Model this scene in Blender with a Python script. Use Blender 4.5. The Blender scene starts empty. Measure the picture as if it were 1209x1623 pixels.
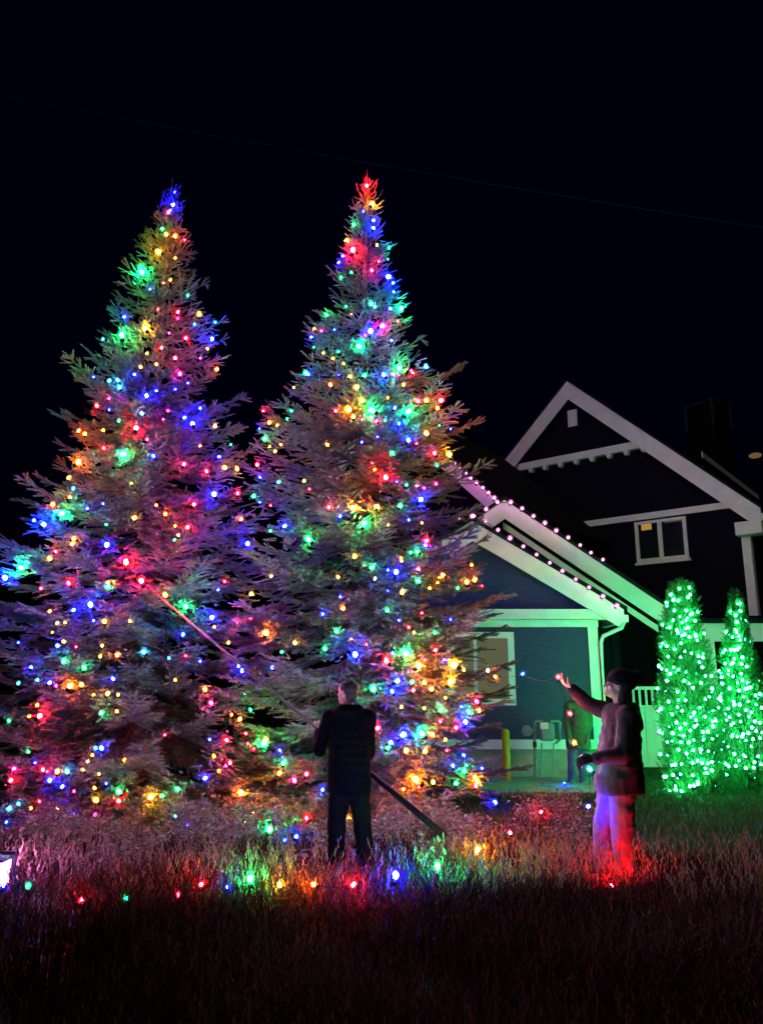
import bpy, bmesh, math, random
import numpy as np
from mathutils import Vector, Matrix, noise

random.seed(7)
rng = np.random.default_rng(11)
sc = bpy.context.scene
COL = sc.collection
R = math.radians

# ------------------------------------------------------------------ camera
CAM_H = 1.65
FPX = 1230.0                      # focal length in pixels of the 1209 x 1623 photograph
PITCH = R(12.8)
cam_d = bpy.data.cameras.new('camera')
cam = bpy.data.objects.new('camera', cam_d)
COL.objects.link(cam)
cam.location = (0, 0, CAM_H)
cam.rotation_euler = (math.pi / 2 + PITCH, 0, 0)
cam_d.sensor_fit = 'VERTICAL'
cam_d.sensor_height = 36.0
cam_d.lens = FPX / 1623.0 * 36.0
cam_d.clip_start = 0.05
cam_d.clip_end = 1500
sc.camera = cam

# ------------------------------------------------------------------ night sky, faint street light, exposure
world = bpy.data.worlds.new('World')
sc.world = world
world.use_nodes = True
wn = world.node_tree.nodes
wl = world.node_tree.links
wn.clear()
sky = wn.new('ShaderNodeTexSky')
sky.sky_type = 'NISHITA'
sky.sun_disc = False
SUN_EL, SUN_AZ = R(17), R(200)     # azimuth: where the light comes from, clockwise from +Y
sky.sun_elevation = R(-3)
sky.sun_rotation = SUN_AZ
sky.altitude = 200
bg = wn.new('ShaderNodeBackground')
bg.inputs['Strength'].default_value = 0.08
wo = wn.new('ShaderNodeOutputWorld')
navy = wn.new('ShaderNodeVectorMath')
navy.operation = 'MULTIPLY'
navy.inputs[1].default_value = (0.012, 0.014, 0.95)      # deep night: only the blue is left
wl.new(sky.outputs[0], navy.inputs[0])
wl.new(navy.outputs[0], bg.inputs['Color'])
wl.new(bg.outputs[0], wo.inputs['Surface'])

sun_d = bpy.data.lights.new('sun', 'SUN')
sun_d.energy = 0.34
sun_d.angle = R(3)
sun_d.color = (1.0, 0.86, 0.80)
sun = bpy.data.objects.new('sun', sun_d)
COL.objects.link(sun)
sdir = Vector((math.sin(SUN_AZ) * math.cos(SUN_EL), math.cos(SUN_AZ) * math.cos(SUN_EL), math.sin(SUN_EL)))
sun.rotation_euler = (-sdir).to_track_quat('-Z', 'Y').to_euler()
sun.location = (0, -20, 15)

sc.view_settings.view_transform = 'Standard'
sc.view_settings.look = 'None'
sc.view_settings.exposure = -0.50
sc.view_settings.gamma = 1.0
sc.view_settings.use_curve_mapping = False
cy = sc.cycles
sc.render.engine = 'CYCLES'
cy.use_denoising = True
cy.max_bounces = 5
cy.diffuse_bounces = 2
cy.glossy_bounces = 2
cy.transmission_bounces = 2
cy.transparent_max_bounces = 12
cy.sample_clamp_indirect = 3.0
cy.sample_clamp_direct = 0.0
cy.caustics_reflective = False
cy.caustics_refractive = False
cy.use_light_tree = True


# ------------------------------------------------------------------ pixel helpers (a photo pixel and a real distance give a place)
CP, SP = math.cos(PITCH), math.sin(PITCH)


def ray(px, py):
    xr, yu = (px - 604.5) / FPX, (811.5 - py) / FPX
    return Vector((xr, CP - yu * SP, SP + yu * CP))


ORI = Vector((0, 0, CAM_H))


def at(px, py, Y):
    d = ray(px, py)
    return ORI + d * (Y / d.y)


def atz(px, py, z=0.0):
    d = ray(px, py)
    return ORI + d * ((z - CAM_H) / d.z)


# ------------------------------------------------------------------ materials
MATS = {}


def mat(name, col, rough=0.7, spec=0.3, var=0.0, scale=8.0, bump=0.0, metal=0.0, stretch=(1, 1, 1), trans=0.0):
    if name in MATS:
        return MATS[name]
    m = bpy.data.materials.new(name)
    m.use_nodes = True
    nt = m.node_tree
    b = nt.nodes['Principled BSDF']
    b.inputs['Base Color'].default_value = (*col, 1)
    b.inputs['Roughness'].default_value = rough
    b.inputs['Specular IOR Level'].default_value = spec
    b.inputs['Metallic'].default_value = metal
    if var > 0 or bump > 0:
        tc = nt.nodes.new('ShaderNodeTexCoord')
        mp = nt.nodes.new('ShaderNodeMapping')
        mp.inputs['Scale'].default_value = stretch
        nz = nt.nodes.new('ShaderNodeTexNoise')
        nz.inputs['Scale'].default_value = scale
        nz.inputs['Detail'].default_value = 6
        nz.inputs['Roughness'].default_value = 0.65
        nt.links.new(tc.outputs['Object'], mp.inputs[0])
        nt.links.new(mp.outputs[0], nz.inputs['Vector'])
        if var > 0:
            mr = nt.nodes.new('ShaderNodeMapRange')
            mr.inputs[1].default_value = 0.3
            mr.inputs[2].default_value = 0.7
            mr.inputs[3].default_value = 1 - var
            mr.inputs[4].default_value = 1 + var
            nt.links.new(nz.outputs[0], mr.inputs[0])
            mx = nt.nodes.new('ShaderNodeVectorMath')
            mx.operation = 'SCALE'
            mx.inputs[0].default_value = col
            nt.links.new(mr.outputs[0], mx.inputs['Scale'])
            nt.links.new(mx.outputs[0], b.inputs['Base Color'])
        if bump > 0:
            bp = nt.nodes.new('ShaderNodeBump')
            bp.inputs['Strength'].default_value = bump
            bp.inputs['Distance'].default_value = 0.02
            nt.links.new(nz.outputs[0], bp.inputs['Height'])
            nt.links.new(bp.outputs[0], b.inputs['Normal'])
    MATS[name] = m
    return m


def leaf_mat(name, stops, rough=0.6, trans=0.25, spec=0.25):
    """colour picked per leaf by the point attribute 'tint'"""
    m = bpy.data.materials.new(name)
    m.use_nodes = True
    nt = m.node_tree
    b = nt.nodes['Principled BSDF']
    out = nt.nodes['Material Output']
    at_ = nt.nodes.new('ShaderNodeAttribute')
    at_.attribute_name = 'tint'
    cr = nt.nodes.new('ShaderNodeValToRGB')
    el = cr.color_ramp.elements
    el[0].position, el[0].color = stops[0][0], (*stops[0][1], 1)
    el[1].position, el[1].color = stops[-1][0], (*stops[-1][1], 1)
    for p, c in stops[1:-1]:
        e = el.new(p)
        e.color = (*c, 1)
    nt.links.new(at_.outputs['Fac'], cr.inputs[0])
    nt.links.new(cr.outputs[0], b.inputs['Base Color'])
    b.inputs['Roughness'].default_value = rough
    b.inputs['Specular IOR Level'].default_value = spec
    tr = nt.nodes.new('ShaderNodeBsdfTranslucent')
    nt.links.new(cr.outputs[0], tr.inputs['Color'])
    mx = nt.nodes.new('ShaderNodeMixShader')
    mx.inputs[0].default_value = trans
    nt.links.new(b.outputs[0], mx.inputs[1])
    nt.links.new(tr.outputs[0], mx.inputs[2])
    nt.links.new(mx.outputs[0], out.inputs['Surface'])
    return m


def emit_mat(name, col, strength):
    if name in MATS:
        return MATS[name]
    m = bpy.data.materials.new(name)
    m.use_nodes = True
    nt = m.node_tree
    nt.nodes.clear()
    e = nt.nodes.new('ShaderNodeEmission')
    e.inputs[0].default_value = (*col, 1)
    e.inputs[1].default_value = strength
    o = nt.nodes.new('ShaderNodeOutputMaterial')
    nt.links.new(e.outputs[0], o.inputs['Surface'])
    MATS[name] = m
    return m


def glow_shell_mat(name, col, strength):
    """thin coloured translucent bulb cap, oversized and emissive to imitate bloom round its core"""
    if name in MATS:
        return MATS[name]
    m = bpy.data.materials.new(name)
    m.use_nodes = True
    nt = m.node_tree
    nt.nodes.clear()
    e = nt.nodes.new('ShaderNodeEmission')
    e.inputs[0].default_value = (*col, 1)
    e.inputs[1].default_value = strength
    t = nt.nodes.new('ShaderNodeBsdfTransparent')
    a = nt.nodes.new('ShaderNodeAddShader')
    o = nt.nodes.new('ShaderNodeOutputMaterial')
    nt.links.new(e.outputs[0], a.inputs[0])
    nt.links.new(t.outputs[0], a.inputs[1])
    nt.links.new(a.outputs[0], o.inputs['Surface'])
    m.cycles.emission_sampling = 'NONE'
    MATS[name] = m
    return m


M_white = mat('white_trim_paint', (0.80, 0.80, 0.77), 0.55, 0.3, var=0.08, scale=3, bump=0.05)
M_siding = mat('slate_blue_siding_paint', (0.040, 0.050, 0.125), 0.65, 0.25, var=0.22, scale=6, bump=0.15, stretch=(1, 1, 5))
M_siding_dark = mat('dark_charcoal_siding_paint', (0.004, 0.004, 0.012), 0.8, 0.08, var=0.2, scale=5, bump=0.15, stretch=(1, 1, 5))
M_shingle = mat('dark_roof_shingle', (0.010, 0.010, 0.011), 0.9, 0.15, var=0.35, scale=14, bump=0.6)
M_found = mat('tan_foundation_concrete', (0.34, 0.29, 0.22), 0.85, 0.2, var=0.22, scale=5, bump=0.3)
M_conc = mat('grey_walk_concrete', (0.30, 0.31, 0.30), 0.85, 0.2, var=0.2, scale=4, bump=0.3)
M_soil = mat('dark_soil', (0.030, 0.020, 0.016), 0.95, 0.1, var=0.4, scale=3, bump=0.8)
M_bark = mat('spruce_bark', (0.085, 0.060, 0.048), 0.9, 0.1, var=0.4, scale=20, bump=0.8)
M_glass = mat('dark_window_glass', (0.010, 0.012, 0.016), 0.08, 0.5)
M_yellow = mat('yellow_bollard_paint', (0.62, 0.45, 0.02), 0.5, 0.35, var=0.12, scale=12, bump=0.1)
M_meter = mat('grey_meter_paint', (0.20, 0.26, 0.26), 0.5, 0.4, var=0.15, scale=15)
M_steel = mat('pole_aluminium', (0.09, 0.075, 0.065), 0.4, 0.5, metal=0.3, var=0.12, scale=30)
M_black = mat('black_plastic', (0.012, 0.012, 0.012), 0.5, 0.35)
M_wire = mat('dark_green_wire', (0.004, 0.006, 0.004), 0.7, 0.1)
M_pole_dark = mat('dark_wood_pole', (0.008, 0.005, 0.005), 0.9, 0.04, var=0.25, scale=20)
M_skin = mat('skin', (0.46, 0.27, 0.20), 0.55, 0.35, var=0.08, scale=30)
M_hair = mat('grey_hair', (0.018, 0.016, 0.016), 0.7, 0.3, var=0.25, scale=40, bump=0.5)
M_black_coat = mat('black_jacket_cloth', (0.002, 0.002, 0.0032), 0.95, 0.02, var=0.3, scale=18, bump=0.3)
M_dark_jeans = mat('dark_trouser_cloth', (0.003, 0.003, 0.004), 0.95, 0.02, var=0.3, scale=22, bump=0.3)
M_coat = mat('brown_coat_cloth', (0.018, 0.010, 0.010), 0.75, 0.2, var=0.35, scale=14, bump=0.4)
M_trouser = mat('grey_trouser_cloth', (0.065, 0.055, 0.065), 0.7, 0.2, var=0.2, scale=16, bump=0.4)
M_green_jacket = mat('green_jacket_cloth', (0.05, 0.10, 0.05), 0.8, 0.2, var=0.2, scale=16, bump=0.3)
M_jeans = mat('blue_jeans_cloth', (0.08, 0.12, 0.13), 0.85, 0.2, var=0.2, scale=25, bump=0.3)
M_wool = mat('black_wool', (0.010, 0.010, 0.012), 0.95, 0.08, var=0.3, scale=60, bump=0.8)
M_boot = mat('dark_boot_leather', (0.02, 0.016, 0.014), 0.6, 0.3)
M_eye = mat('dark_eye', (0.02, 0.015, 0.012), 0.2, 0.5)


# ------------------------------------------------------------------ object helpers
def link(o, parent=None):
    COL.objects.link(o)
    if parent is not None:
        o.parent = parent
    return o


def tag(o, label=None, cat=None, group=None, kind=None):
    if label:
        o['label'] = label
    if cat:
        o['category'] = cat
    if group:
        o['group'] = group
    if kind:
        o['kind'] = kind
    return o


def empty(name, loc=(0, 0, 0)):
    o = bpy.data.objects.new(name, None)
    o.empty_display_size = 0.2
    o.location = loc
    return link(o)


class MB:
    """collects faces in world coordinates and links them as one mesh object"""

    def __init__(self):
        self.v, self.f = [], []

    def add(self, vs, fs):
        b = len(self.v)
        self.v += [tuple(p) for p in vs]
        self.f += [tuple(i + b for i in f) for f in fs]
        return self

    def box(self, c, s, rot=None):
        c = Vector(c)
        hx, hy, hz = s[0] / 2, s[1] / 2, s[2] / 2
        vs = [Vector((x, y, z)) for x in (-hx, hx) for y in (-hy, hy) for z in (-hz, hz)]
        if rot is not None:
            vs = [rot @ p for p in vs]
        return self.add([p + c for p in vs], [(0, 1, 3, 2), (4, 6, 7, 5), (0, 4, 5, 1), (2, 3, 7, 6), (0, 2, 6, 4), (1, 5, 7, 3)])

    def tube(self, pts, rad, seg=8, cap=True):
        pts = [Vector(p) for p in pts]
        n = len(pts)
        rs = rad if isinstance(rad, (list, tuple)) else [rad] * n
        up = Vector((0, 0, 1))
        vs, fs = [], []
        for i, p in enumerate(pts):
            d = (pts[min(i + 1, n - 1)] - pts[max(i - 1, 0)])
            d = d.normalized() if d.length > 1e-9 else Vector((0, 0, 1))
            a = d.cross(up)
            if a.length < 1e-3:
                a = d.cross(Vector((1, 0, 0)))
            a.normalize()
            b = d.cross(a)
            for k in range(seg):
                t = 2 * math.pi * k / seg
                vs.append(p + (a * math.cos(t) + b * math.sin(t)) * rs[i])
        for i in range(n - 1):
            for k in range(seg):
                k2 = (k + 1) % seg
                fs.append((i * seg + k, i * seg + k2, (i + 1) * seg + k2, (i + 1) * seg + k))
        if cap:
            fs.append(tuple(range(seg - 1, -1, -1)))
            fs.append(tuple((n - 1) * seg + k for k in range(seg)))
        return self.add(vs, fs)

    def ell(self, c, r, rot=None, seg=14, rings=9):
        c = Vector(c)
        vs, fs = [], []
        for i in range(1, rings):
            th = math.pi * i / rings
            for k in range(seg):
                ph = 2 * math.pi * k / seg
                vs.append(Vector((r[0] * math.sin(th) * math.cos(ph), r[1] * math.sin(th) * math.sin(ph), r[2] * math.cos(th))))
        vs.append(Vector((0, 0, r[2])))
        vs.append(Vector((0, 0, -r[2])))
        for i in range(rings - 2):
            for k in range(seg):
                k2 = (k + 1) % seg
                fs.append((i * seg + k, (i + 1) * seg + k, (i + 1) * seg + k2, i * seg + k2))
        T, B = (rings - 1) * seg, (rings - 1) * seg + 1
        for k in range(seg):
            k2 = (k + 1) % seg
            fs.append((T, k, k2))
            fs.append((B, (rings - 2) * seg + k2, (rings - 2) * seg + k))
        if rot is not None:
            vs = [rot @ p for p in vs]
        return self.add([p + c for p in vs], fs)

    def build(self, name, m, parent=None, smooth=False, bevel=0.0):
        me = bpy.data.meshes.new(name)
        loc = Vector(parent.location) if parent is not None else Vector((0, 0, 0))
        if parent is not None and parent.parent is not None:
            q = parent.parent
            loc = loc + Vector(q.location)
        me.from_pydata([Vector(p) - loc for p in self.v], [], self.f)
        if bevel > 0:
            bm = bmesh.new()
            bm.from_mesh(me)
            bmesh.ops.bevel(bm, geom=[e for e in bm.edges], offset=bevel, segments=1, affect='EDGES', clamp_overlap=True)
            bm.to_mesh(me)
            bm.free()
        if smooth:
            me.shade_smooth()
        me.materials.append(m)
        me.update()
        return link(bpy.data.objects.new(name, me), parent)


def np_mesh(name, verts, tris, m, parent=None, tint=None):
    """big triangle mesh from arrays (world coordinates)"""
    me = bpy.data.meshes.new(name)
    loc = np.array(parent.location) if parent is not None else np.zeros(3)
    verts = np.asarray(verts, np.float32) - loc.astype(np.float32)
    tris = np.asarray(tris, np.int32)
    me.vertices.add(len(verts))
    me.vertices.foreach_set('co', verts.ravel())
    me.loops.add(tris.size)
    me.loops.foreach_set('vertex_index', tris.ravel())
    me.polygons.add(len(tris))
    me.polygons.foreach_set('loop_start', np.arange(0, tris.size, 3, dtype=np.int32))
    me.update(calc_edges=True)
    if tint is not None:
        a = me.attributes.new('tint', 'FLOAT', 'POINT')
        a.data.foreach_set('value', np.asarray(tint, np.float32))
    me.materials.append(m)
    return link(bpy.data.objects.new(name, me), parent)


# ------------------------------------------------------------------ frames for walls
class Fr:
    def __init__(self, O, u):
        self.O = Vector(O)
        self.u = Vector(u).normalized()
        self.n = Vector((self.u.y, -self.u.x, 0))       # towards the camera

    def p(self, a, z, d=0.0):
        return Vector((self.O.x, self.O.y, 0)) + self.u * a + self.n * d + Vector((0, 0, z))

    def uz(self, px, py, d=0.0):
        r = ray(px, py)
        O = Vector((self.O.x, self.O.y, 0)) + self.n * d
        t = (O - ORI).dot(self.n) / r.dot(self.n)
        q = ORI + r * t
        return (q - O).dot(self.u), q.z

    def prism(self, poly, d0, d1, mb=None):
        mb = mb or MB()
        n = len(poly)
        vs = [self.p(a, z, d0) for a, z in poly] + [self.p(a, z, d1) for a, z in poly]
        fs = [tuple(range(n)), tuple(range(2 * n - 1, n - 1, -1))]
        for i in range(n):
            j = (i + 1) % n
            fs.append((i, i + n, j + n, j))
        return mb.add(vs, fs)

    def rect(self, a0, a1, z0, z1, d0, d1, mb=None):
        return self.prism([(a0, z0), (a1, z0), (a1, z1), (a0, z1)], d0, d1, mb)


def lap_siding(fr, a_of_z, z0, z1, d, mb, expo=0.13):
    """horizontal lapped boards over a wall outline: a_of_z(z) gives its left and right end"""
    z = z0
    while z < z1 - 0.01:
        zt = min(z + expo, z1)
        l0, r0 = a_of_z(z)
        l1, r1 = a_of_z(zt)
        if r1 - l1 < 0.02:
            r1 = l1 + 0.02
        fr_pts = [fr.p(l0, z, d + 0.020), fr.p(r0, z, d + 0.020), fr.p(r1, zt, d + 0.006), fr.p(l1, zt, d + 0.006),
                  fr.p(l0, z, d), fr.p(r0, z, d)]
        mb.add(fr_pts, [(0, 1, 2, 3), (4, 5, 1, 0)])
        z = zt
    return mb


# ================================================================== GROUND
g = MB()
g.add([(-300, -60, 0), (300, -60, 0), (300, 500, 0), (-300, 500, 0)], [(0, 1, 2, 3)])
tag(g.build('ground', M_soil), 'dark bare soil under the grass', kind='structure')

# concrete walk in front of the low gabled house
p0, p1, p2, p3 = atz(735, 1262), atz(985, 1262), atz(990, 1236), atz(735, 1236)
wk = MB()
vs = [p0, p1, p2, p3]
wk.add([Vector((v.x, v.y, 0.0)) for v in vs] + [Vector((v.x, v.y, 0.06)) for v in vs],
       [(4, 5, 6, 7), (0, 1, 5, 4), (1, 2, 6, 5), (2, 3, 7, 6), (3, 0, 4, 7)])
tag(wk.build('concrete_path', M_conc), kind='structure')

# ================================================================== LOW GABLED HOUSE (front wing)
house = empty('gabled_house', (2.2, 15.5, 0))
tag(house, 'low slate blue house wing with white gables edged in pink lights', 'house')
A = Fr((0, 15.5, 0), (1, 0, 0))
DA = 0.34                                               # overhang in front of wall
aA, zA = A.uz(748, 826, DA)
eA, zE = A.uz(988, 966, DA)
slopeA = (zA - zE) / (eA - aA)
wA = eA - aA


def gable(fr, apx, zap, half, slope, bw, d0, d1, roof_back, parent, left=True, right=True, halfl=None):
    """rake boards + roof slabs of a gable; bw = height of the white board"""
    halfl = halfl or half
    for sgn, hw, on in ((1, half, right), (-1, halfl, left)):
        if not on:
            continue
        e = (apx + sgn * hw, zap - slope * hw)
        poly = [(apx, zap), e, (e[0], e[1] - bw * 0.55), (e[0] - sgn * bw * 0.28, e[1] - bw + slope * bw * 0.28), (apx, zap - bw)]
        fr.prism(poly, d1 - 0.03, d1).build('rake_board', M_white, parent)
        # soffit behind the board
        fr.prism([(apx, zap - 0.07), (e[0], e[1] - 0.07), (e[0], e[1] - 0.10), (apx, zap - 0.10)], d0 - 0.02, d1 - 0.034).build('soffit', M_white, parent)
        t = 0.09
        fr.prism([(apx, zap + 0.003), (e[0] + sgn * 0.06, e[1] + 0.003 - 0.06 * slope), (e[0] + sgn * 0.06, e[1] + t - 0.06 * slope), (apx, zap + t)],
                 roof_back, d1 + 0.04).build('roof', M_shingle, parent)


gable(A, aA, zA, wA, slopeA, 0.40, 0.0, DA, -6.0, house)
# wall
aw1, _ = A.uz(950, 1100)
aw0 = 2 * aA - aw1
_, z_foot = A.uz(850, 1235)
_, z_sk0 = A.uz(850, 1187)
_, z_sk1 = A.uz(850, 1172)
_, z_tr0 = A.uz(850, 992, DA)
_, z_tr1 = A.uz(850, 965, DA)
z_base = 0.0
wpoly = [(aw0, z_sk0), (aw1, z_sk0), (aw1, z_tr1), (aA + 0.0, zA - 0.12), (aw0, z_tr1)]
A.prism(wpoly, -0.2, 0.0).build('wall', M_siding, house)


def a_of_z_A(z):
    if z < z_tr1:
        return aw0 + 0.02, aw1 - 0.02
    k = (zA - 0.2 - z) / slopeA
    k = max(0.01, min(k, (aw1 - aw0) / 2 - 0.02))
    return aA - k, aA + k


lap_siding(A, a_of_z_A, z_sk1, zA - 0.35, 0.002, MB()).build('siding', M_siding, house)
A.rect(aw0 - 0.02, aw1 + 0.02, z_base, z_sk0, -0.25, -0.03).build('foundation', M_found, house)
A.rect(aw0, aw1 + 0.02, z_sk0 - 0.002, z_sk1, 0.024, 0.05).build('skirt_board', M_white, house)
# pediment trim: fascia board and frieze under it
zmid = z_tr0 + (z_tr1 - z_tr0) * 0.42
A.rect(2 * aA - eA + 0.05, eA - 0.04, zmid, z_tr1, 0.02, DA - 0.035).build('fascia', M_white, house)
A.rect(aw0, aw1 + 0.03, z_tr0, zmid - 0.004, 0.024, 0.09).build('frieze_board', M_white, house)
ac0, _ = A.uz(936, 1100)
A.rect(ac0, aw1 + 0.02, z_sk1 + 0.003, z_tr0 - 0.003, 0.024, 0.055).build('corner_board', M_white, house)
A.prism([(aw1 + 0.004, z_sk0), (aw1 + 0.028, z_sk0), (aw1 + 0.028, z_tr0 - 0.003), (aw1 + 0.004, z_tr0 - 0.003)], -0.13, 0.02).build('corner_board', M_white, house)
# side wall going back on the right
A.prism([(aw1 - 0.18, z_sk0), (aw1 - 0.001, z_sk0), (aw1 - 0.001, z_tr1), (aw1 - 0.18, z_tr1)], -5.0, -0.21).build('wall', M_siding, house)
A.prism([(aw1 - 0.16, 0), (aw1 - 0.02, 0), (aw1 - 0.02, z_sk0 - 0.003), (aw1 - 0.16, z_sk0 - 0.003)], -5.0, -0.26).build('foundation', M_found, house)
# gutter along the right eave, elbow and downspout
A.rect(eA - 0.02, eA + 0.09, zE - 0.24, zE - 0.10, -5.0, DA - 0.01).build('gutter', M_white, house, bevel=0.012)
ds = MB()
q = [A.p(eA + 0.03, zE - 0.24, 0.20), A.p(eA - 0.02, zE - 0.34, 0.20), A.p(aw1 + 0.10, zE - 0.50, 0.12), A.p(aw1 + 0.055, zE - 0.62, 0.10), A.p(aw1 + 0.055, 0.16, 0.10)]
ds.tube(q, 0.038, 8)
ds.build('downspout', M_white, house, smooth=False)
# lit window half hidden behind the spruce
wx0, wz1 = A.uz(741, 1002)
wx1, wz0 = A.uz(817, 1118)
wx2, _ = A.uz(805, 1060)
wxm, _ = A.uz(753, 1060)
win = empty('window', (0, 0, 0))
win.parent = house
win.location = (0, 0, 0)
fm = MB()
for (a0, a1, zz0, zz1) in ((wx2, wx1, wz0, wz1), (wx0 - 0.42, wx0 - 0.28, wz0, wz1), (wx0 - 0.28, wx2, wz1 - 0.12, wz1), (wx0 - 0.28, wx2, wz0, wz0 + 0.12)):
    A.rect(a0, a1, zz0, zz1, 0.024, 0.07, fm)
M_pane_lit = emit_mat('warm_lit_blind', (0.54, 0.57, 0.30), 0.27)


def build_under(mb, name, m, par, off):
    """mesh whose parent chain sums to the offset off"""
    me = bpy.data.meshes.new(name)
    off = Vector(off)
    me.from_pydata([Vector(p) - off for p in mb.v], [], mb.f)
    me.materials.append(m)
    me.update()
    return link(bpy.data.objects.new(name, me), par)


hl = house.location
build_under(fm, 'frame', M_white, win, hl)
mm = MB()
A.rect(wxm - 0.03, wxm + 0.03, wz0 + 0.121, wz1 - 0.121, 0.03, 0.065, mm)
build_under(mm, 'mullion', M_white, win, hl)
pm = MB()
A.rect(wx0 - 0.279, wxm - 0.031, wz0 + 0.121, wz1 - 0.121, 0.026, 0.034, pm)
build_under(pm, 'pane', M_pane_lit, win, hl)
pm = MB()
A.rect(wxm + 0.031, wx2 - 0.001, wz0 + 0.121, wz1 - 0.121, 0.026, 0.034, pm)
build_under(pm, 'pane', M_pane_lit, win, hl)

# second gable, a metre further back and higher
B = Fr((0, 16.7, 0), (1, 0, 0))
DB = 0.34
aB, zB = B.uz(799, 792, DB)
eB, zEB = B.uz(1066, 969, DB)
slopeB = (zB - zEB) / (eB - aB)
wB = eB - aB
gable(B, aB, zB, wB, slopeB, 0.42, 0.0, DB, -7.0, house, halfl=wB * 1.0)
bw1, _ = B.uz(985, 1100)
bw0 = 2 * aB - eB + 0.45
B.prism([(bw0, 0), (bw1, 0), (bw1, zB - 0.2 - slopeB * (bw1 - aB)), (aB, zB - 0.2), (bw0, zEB - 0.02)], -0.2, 0.0).build('wall', M_siding_dark, house)
B.prism([(aB, zB - 0.44), (aB + wB * 0.93, zB - 0.44 - slopeB * wB * 0.93), (aB + wB * 0.93, zB - 0.58 - slopeB * wB * 0.93), (aB, zB - 0.58)], 0.02, 0.06).build('frieze_board', M_white, house)
B.rect(bw1 - 0.16, bw1 + 0.02, 0.3, zB - 0.6 - slopeB * (bw1 - aB), 0.003, 0.04).build('corner_board', M_siding_dark, house)

# ================================================================== TALL HOUSE (behind)
Hd = (0.786, -0.618, 0)
PR = at(1200, 805, 20.0)
H = Fr((PR.x, PR.y, 0), Hd)
big = empty('tall_house', (PR.x, PR.y, 0))
tag(big, 'tall dark two storey house with grey white gable trim behind the low wing', 'house')
DH = 0.4
ah, zh = H.uz(898, 604, DH)
el_, zl_ = H.uz(790, 741, DH)
er_, zr_ = H.uz(1204, 806, DH)
sl = ((zh - zl_) / (ah - el_) + (zh - zr_) / (er_ - ah)) / 2
gable(H, ah, zh, er_ - ah, sl, 0.60, 0.0, DH, -9.0, big, halfl=(ah - el_))
wr, wl_ = er_ - 0.42, el_ + 0.30
zwl = zh - sl * (ah - wl_)
zwr = zh - sl * (wr - ah)
H.prism([(wl_, 0), (wr, 0), (wr, zwr - 0.1), (ah, zh - 0.25), (wl_, zwl - 0.1)], -0.25, 0.0).build('wall', M_siding_dark, big)


def a_of_z_H(z):
    l = max(wl_ + 0.02, ah - (zh - 0.3 - z) / sl)
    r = min(wr - 0.02, ah + (zh - 0.3 - z) / sl)
    return l, r


lap_siding(H, a_of_z_H, 2.6, zh - 0.5, 0.002, MB(), 0.16).build('siding', M_siding_dark, big)
# side walls going back
H.prism([(wr - 0.2, 0), (wr - 0.001, 0), (wr - 0.001, zwr - 0.1), (wr - 0.2, zwr - 0.1)], -9.0, -0.26).build('wall', M_siding_dark, big)
H.prism([(wl_, 0), (wl_ + 0.2, 0), (wl_ + 0.2, zwl - 0.1), (wl_, zwl - 0.1)], -9.0, -0.26).build('wall', M_siding_dark, big)
# gable tie beam with dentils
b0, b1 = H.uz(806, 742, 0.2), H.uz(1022, 697, 0.2)
zb = (b0[1] + b1[1]) / 2
H.prism([(b0[0] + 0.05, zb - 0.17), (b1[0] - 0.02, zb - 0.17), (b1[0] - 0.02, zb + 0.05), (b0[0] + 0.05, zb + 0.05)], 0.026, 0.2).build('tie_beam', M_white, big)
for px, py in ((818, 745), (840, 741), (862, 736), (886, 730), (911, 725), (936, 719), (963, 713), (990, 707), (1017, 701)):
    a_, _ = H.uz(px, py, 0.2)
    H.prism([(a_ - 0.045, zb - 0.30), (a_ + 0.045, zb - 0.30), (a_ + 0.09, zb - 0.173), (a_ - 0.09, zb - 0.173)], 0.03, 0.19).build('dentil', M_white, big)
# small gable vent with louvres
v0, v1 = H.uz(900, 677, 0.05), H.uz(913, 648, 0.05)
vent = H.rect(v0[0], v1[0], v0[1], v1[1], 0.022, 0.05).build('gable_vent', M_white, big)
lv = MB()
for k in range(5):
    zz = v0[1] + (v1[1] - v0[1]) * (k + 0.5) / 5
    H.rect(v0[0] + 0.03, v1[0] - 0.03, zz - 0.02, zz + 0.02, 0.051, 0.07, lv)
lo = build_under(lv, 'louvre', M_white, vent, big.location)
lo['kind'] = 'stuff'
# belt trim
t0, t1 = H.uz(913, 829, 0.05), H.uz(1182, 799, 0.05)
zt = (t0[1] + t1[1]) / 2
H.rect(t0[0], wr - 0.16, zt - 0.11, zt + 0.07, 0.023, 0.09).build('belt_board', M_white, big)
# eave return at right
H.rect(wr - 0.25, er_ - 0.02, zr_ - 0.62, zr_ - 0.28, -0.1, DH - 0.035).build('eave_return', M_white, big)
H.rect(wr - 0.19, wr + 0.02, 2.7, zr_ - 0.625, 0.023, 0.06).build('corner_board', M_white, big)
H.prism([(wr + 0.003, 2.7), (wr + 0.03, 2.7), (wr + 0.03, zr_ - 0.63), (wr + 0.003, zr_ - 0.63)], -0.2, 0.02).build('corner_board', M_white, big)
# eave gutter running back on the right, seen past the corner
H.rect(er_ - 0.02, er_ + 0.10, zr_ - 0.30, zr_ - 0.12, -9.0, DH - 0.06).build('gutter', M_white, big)
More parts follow.
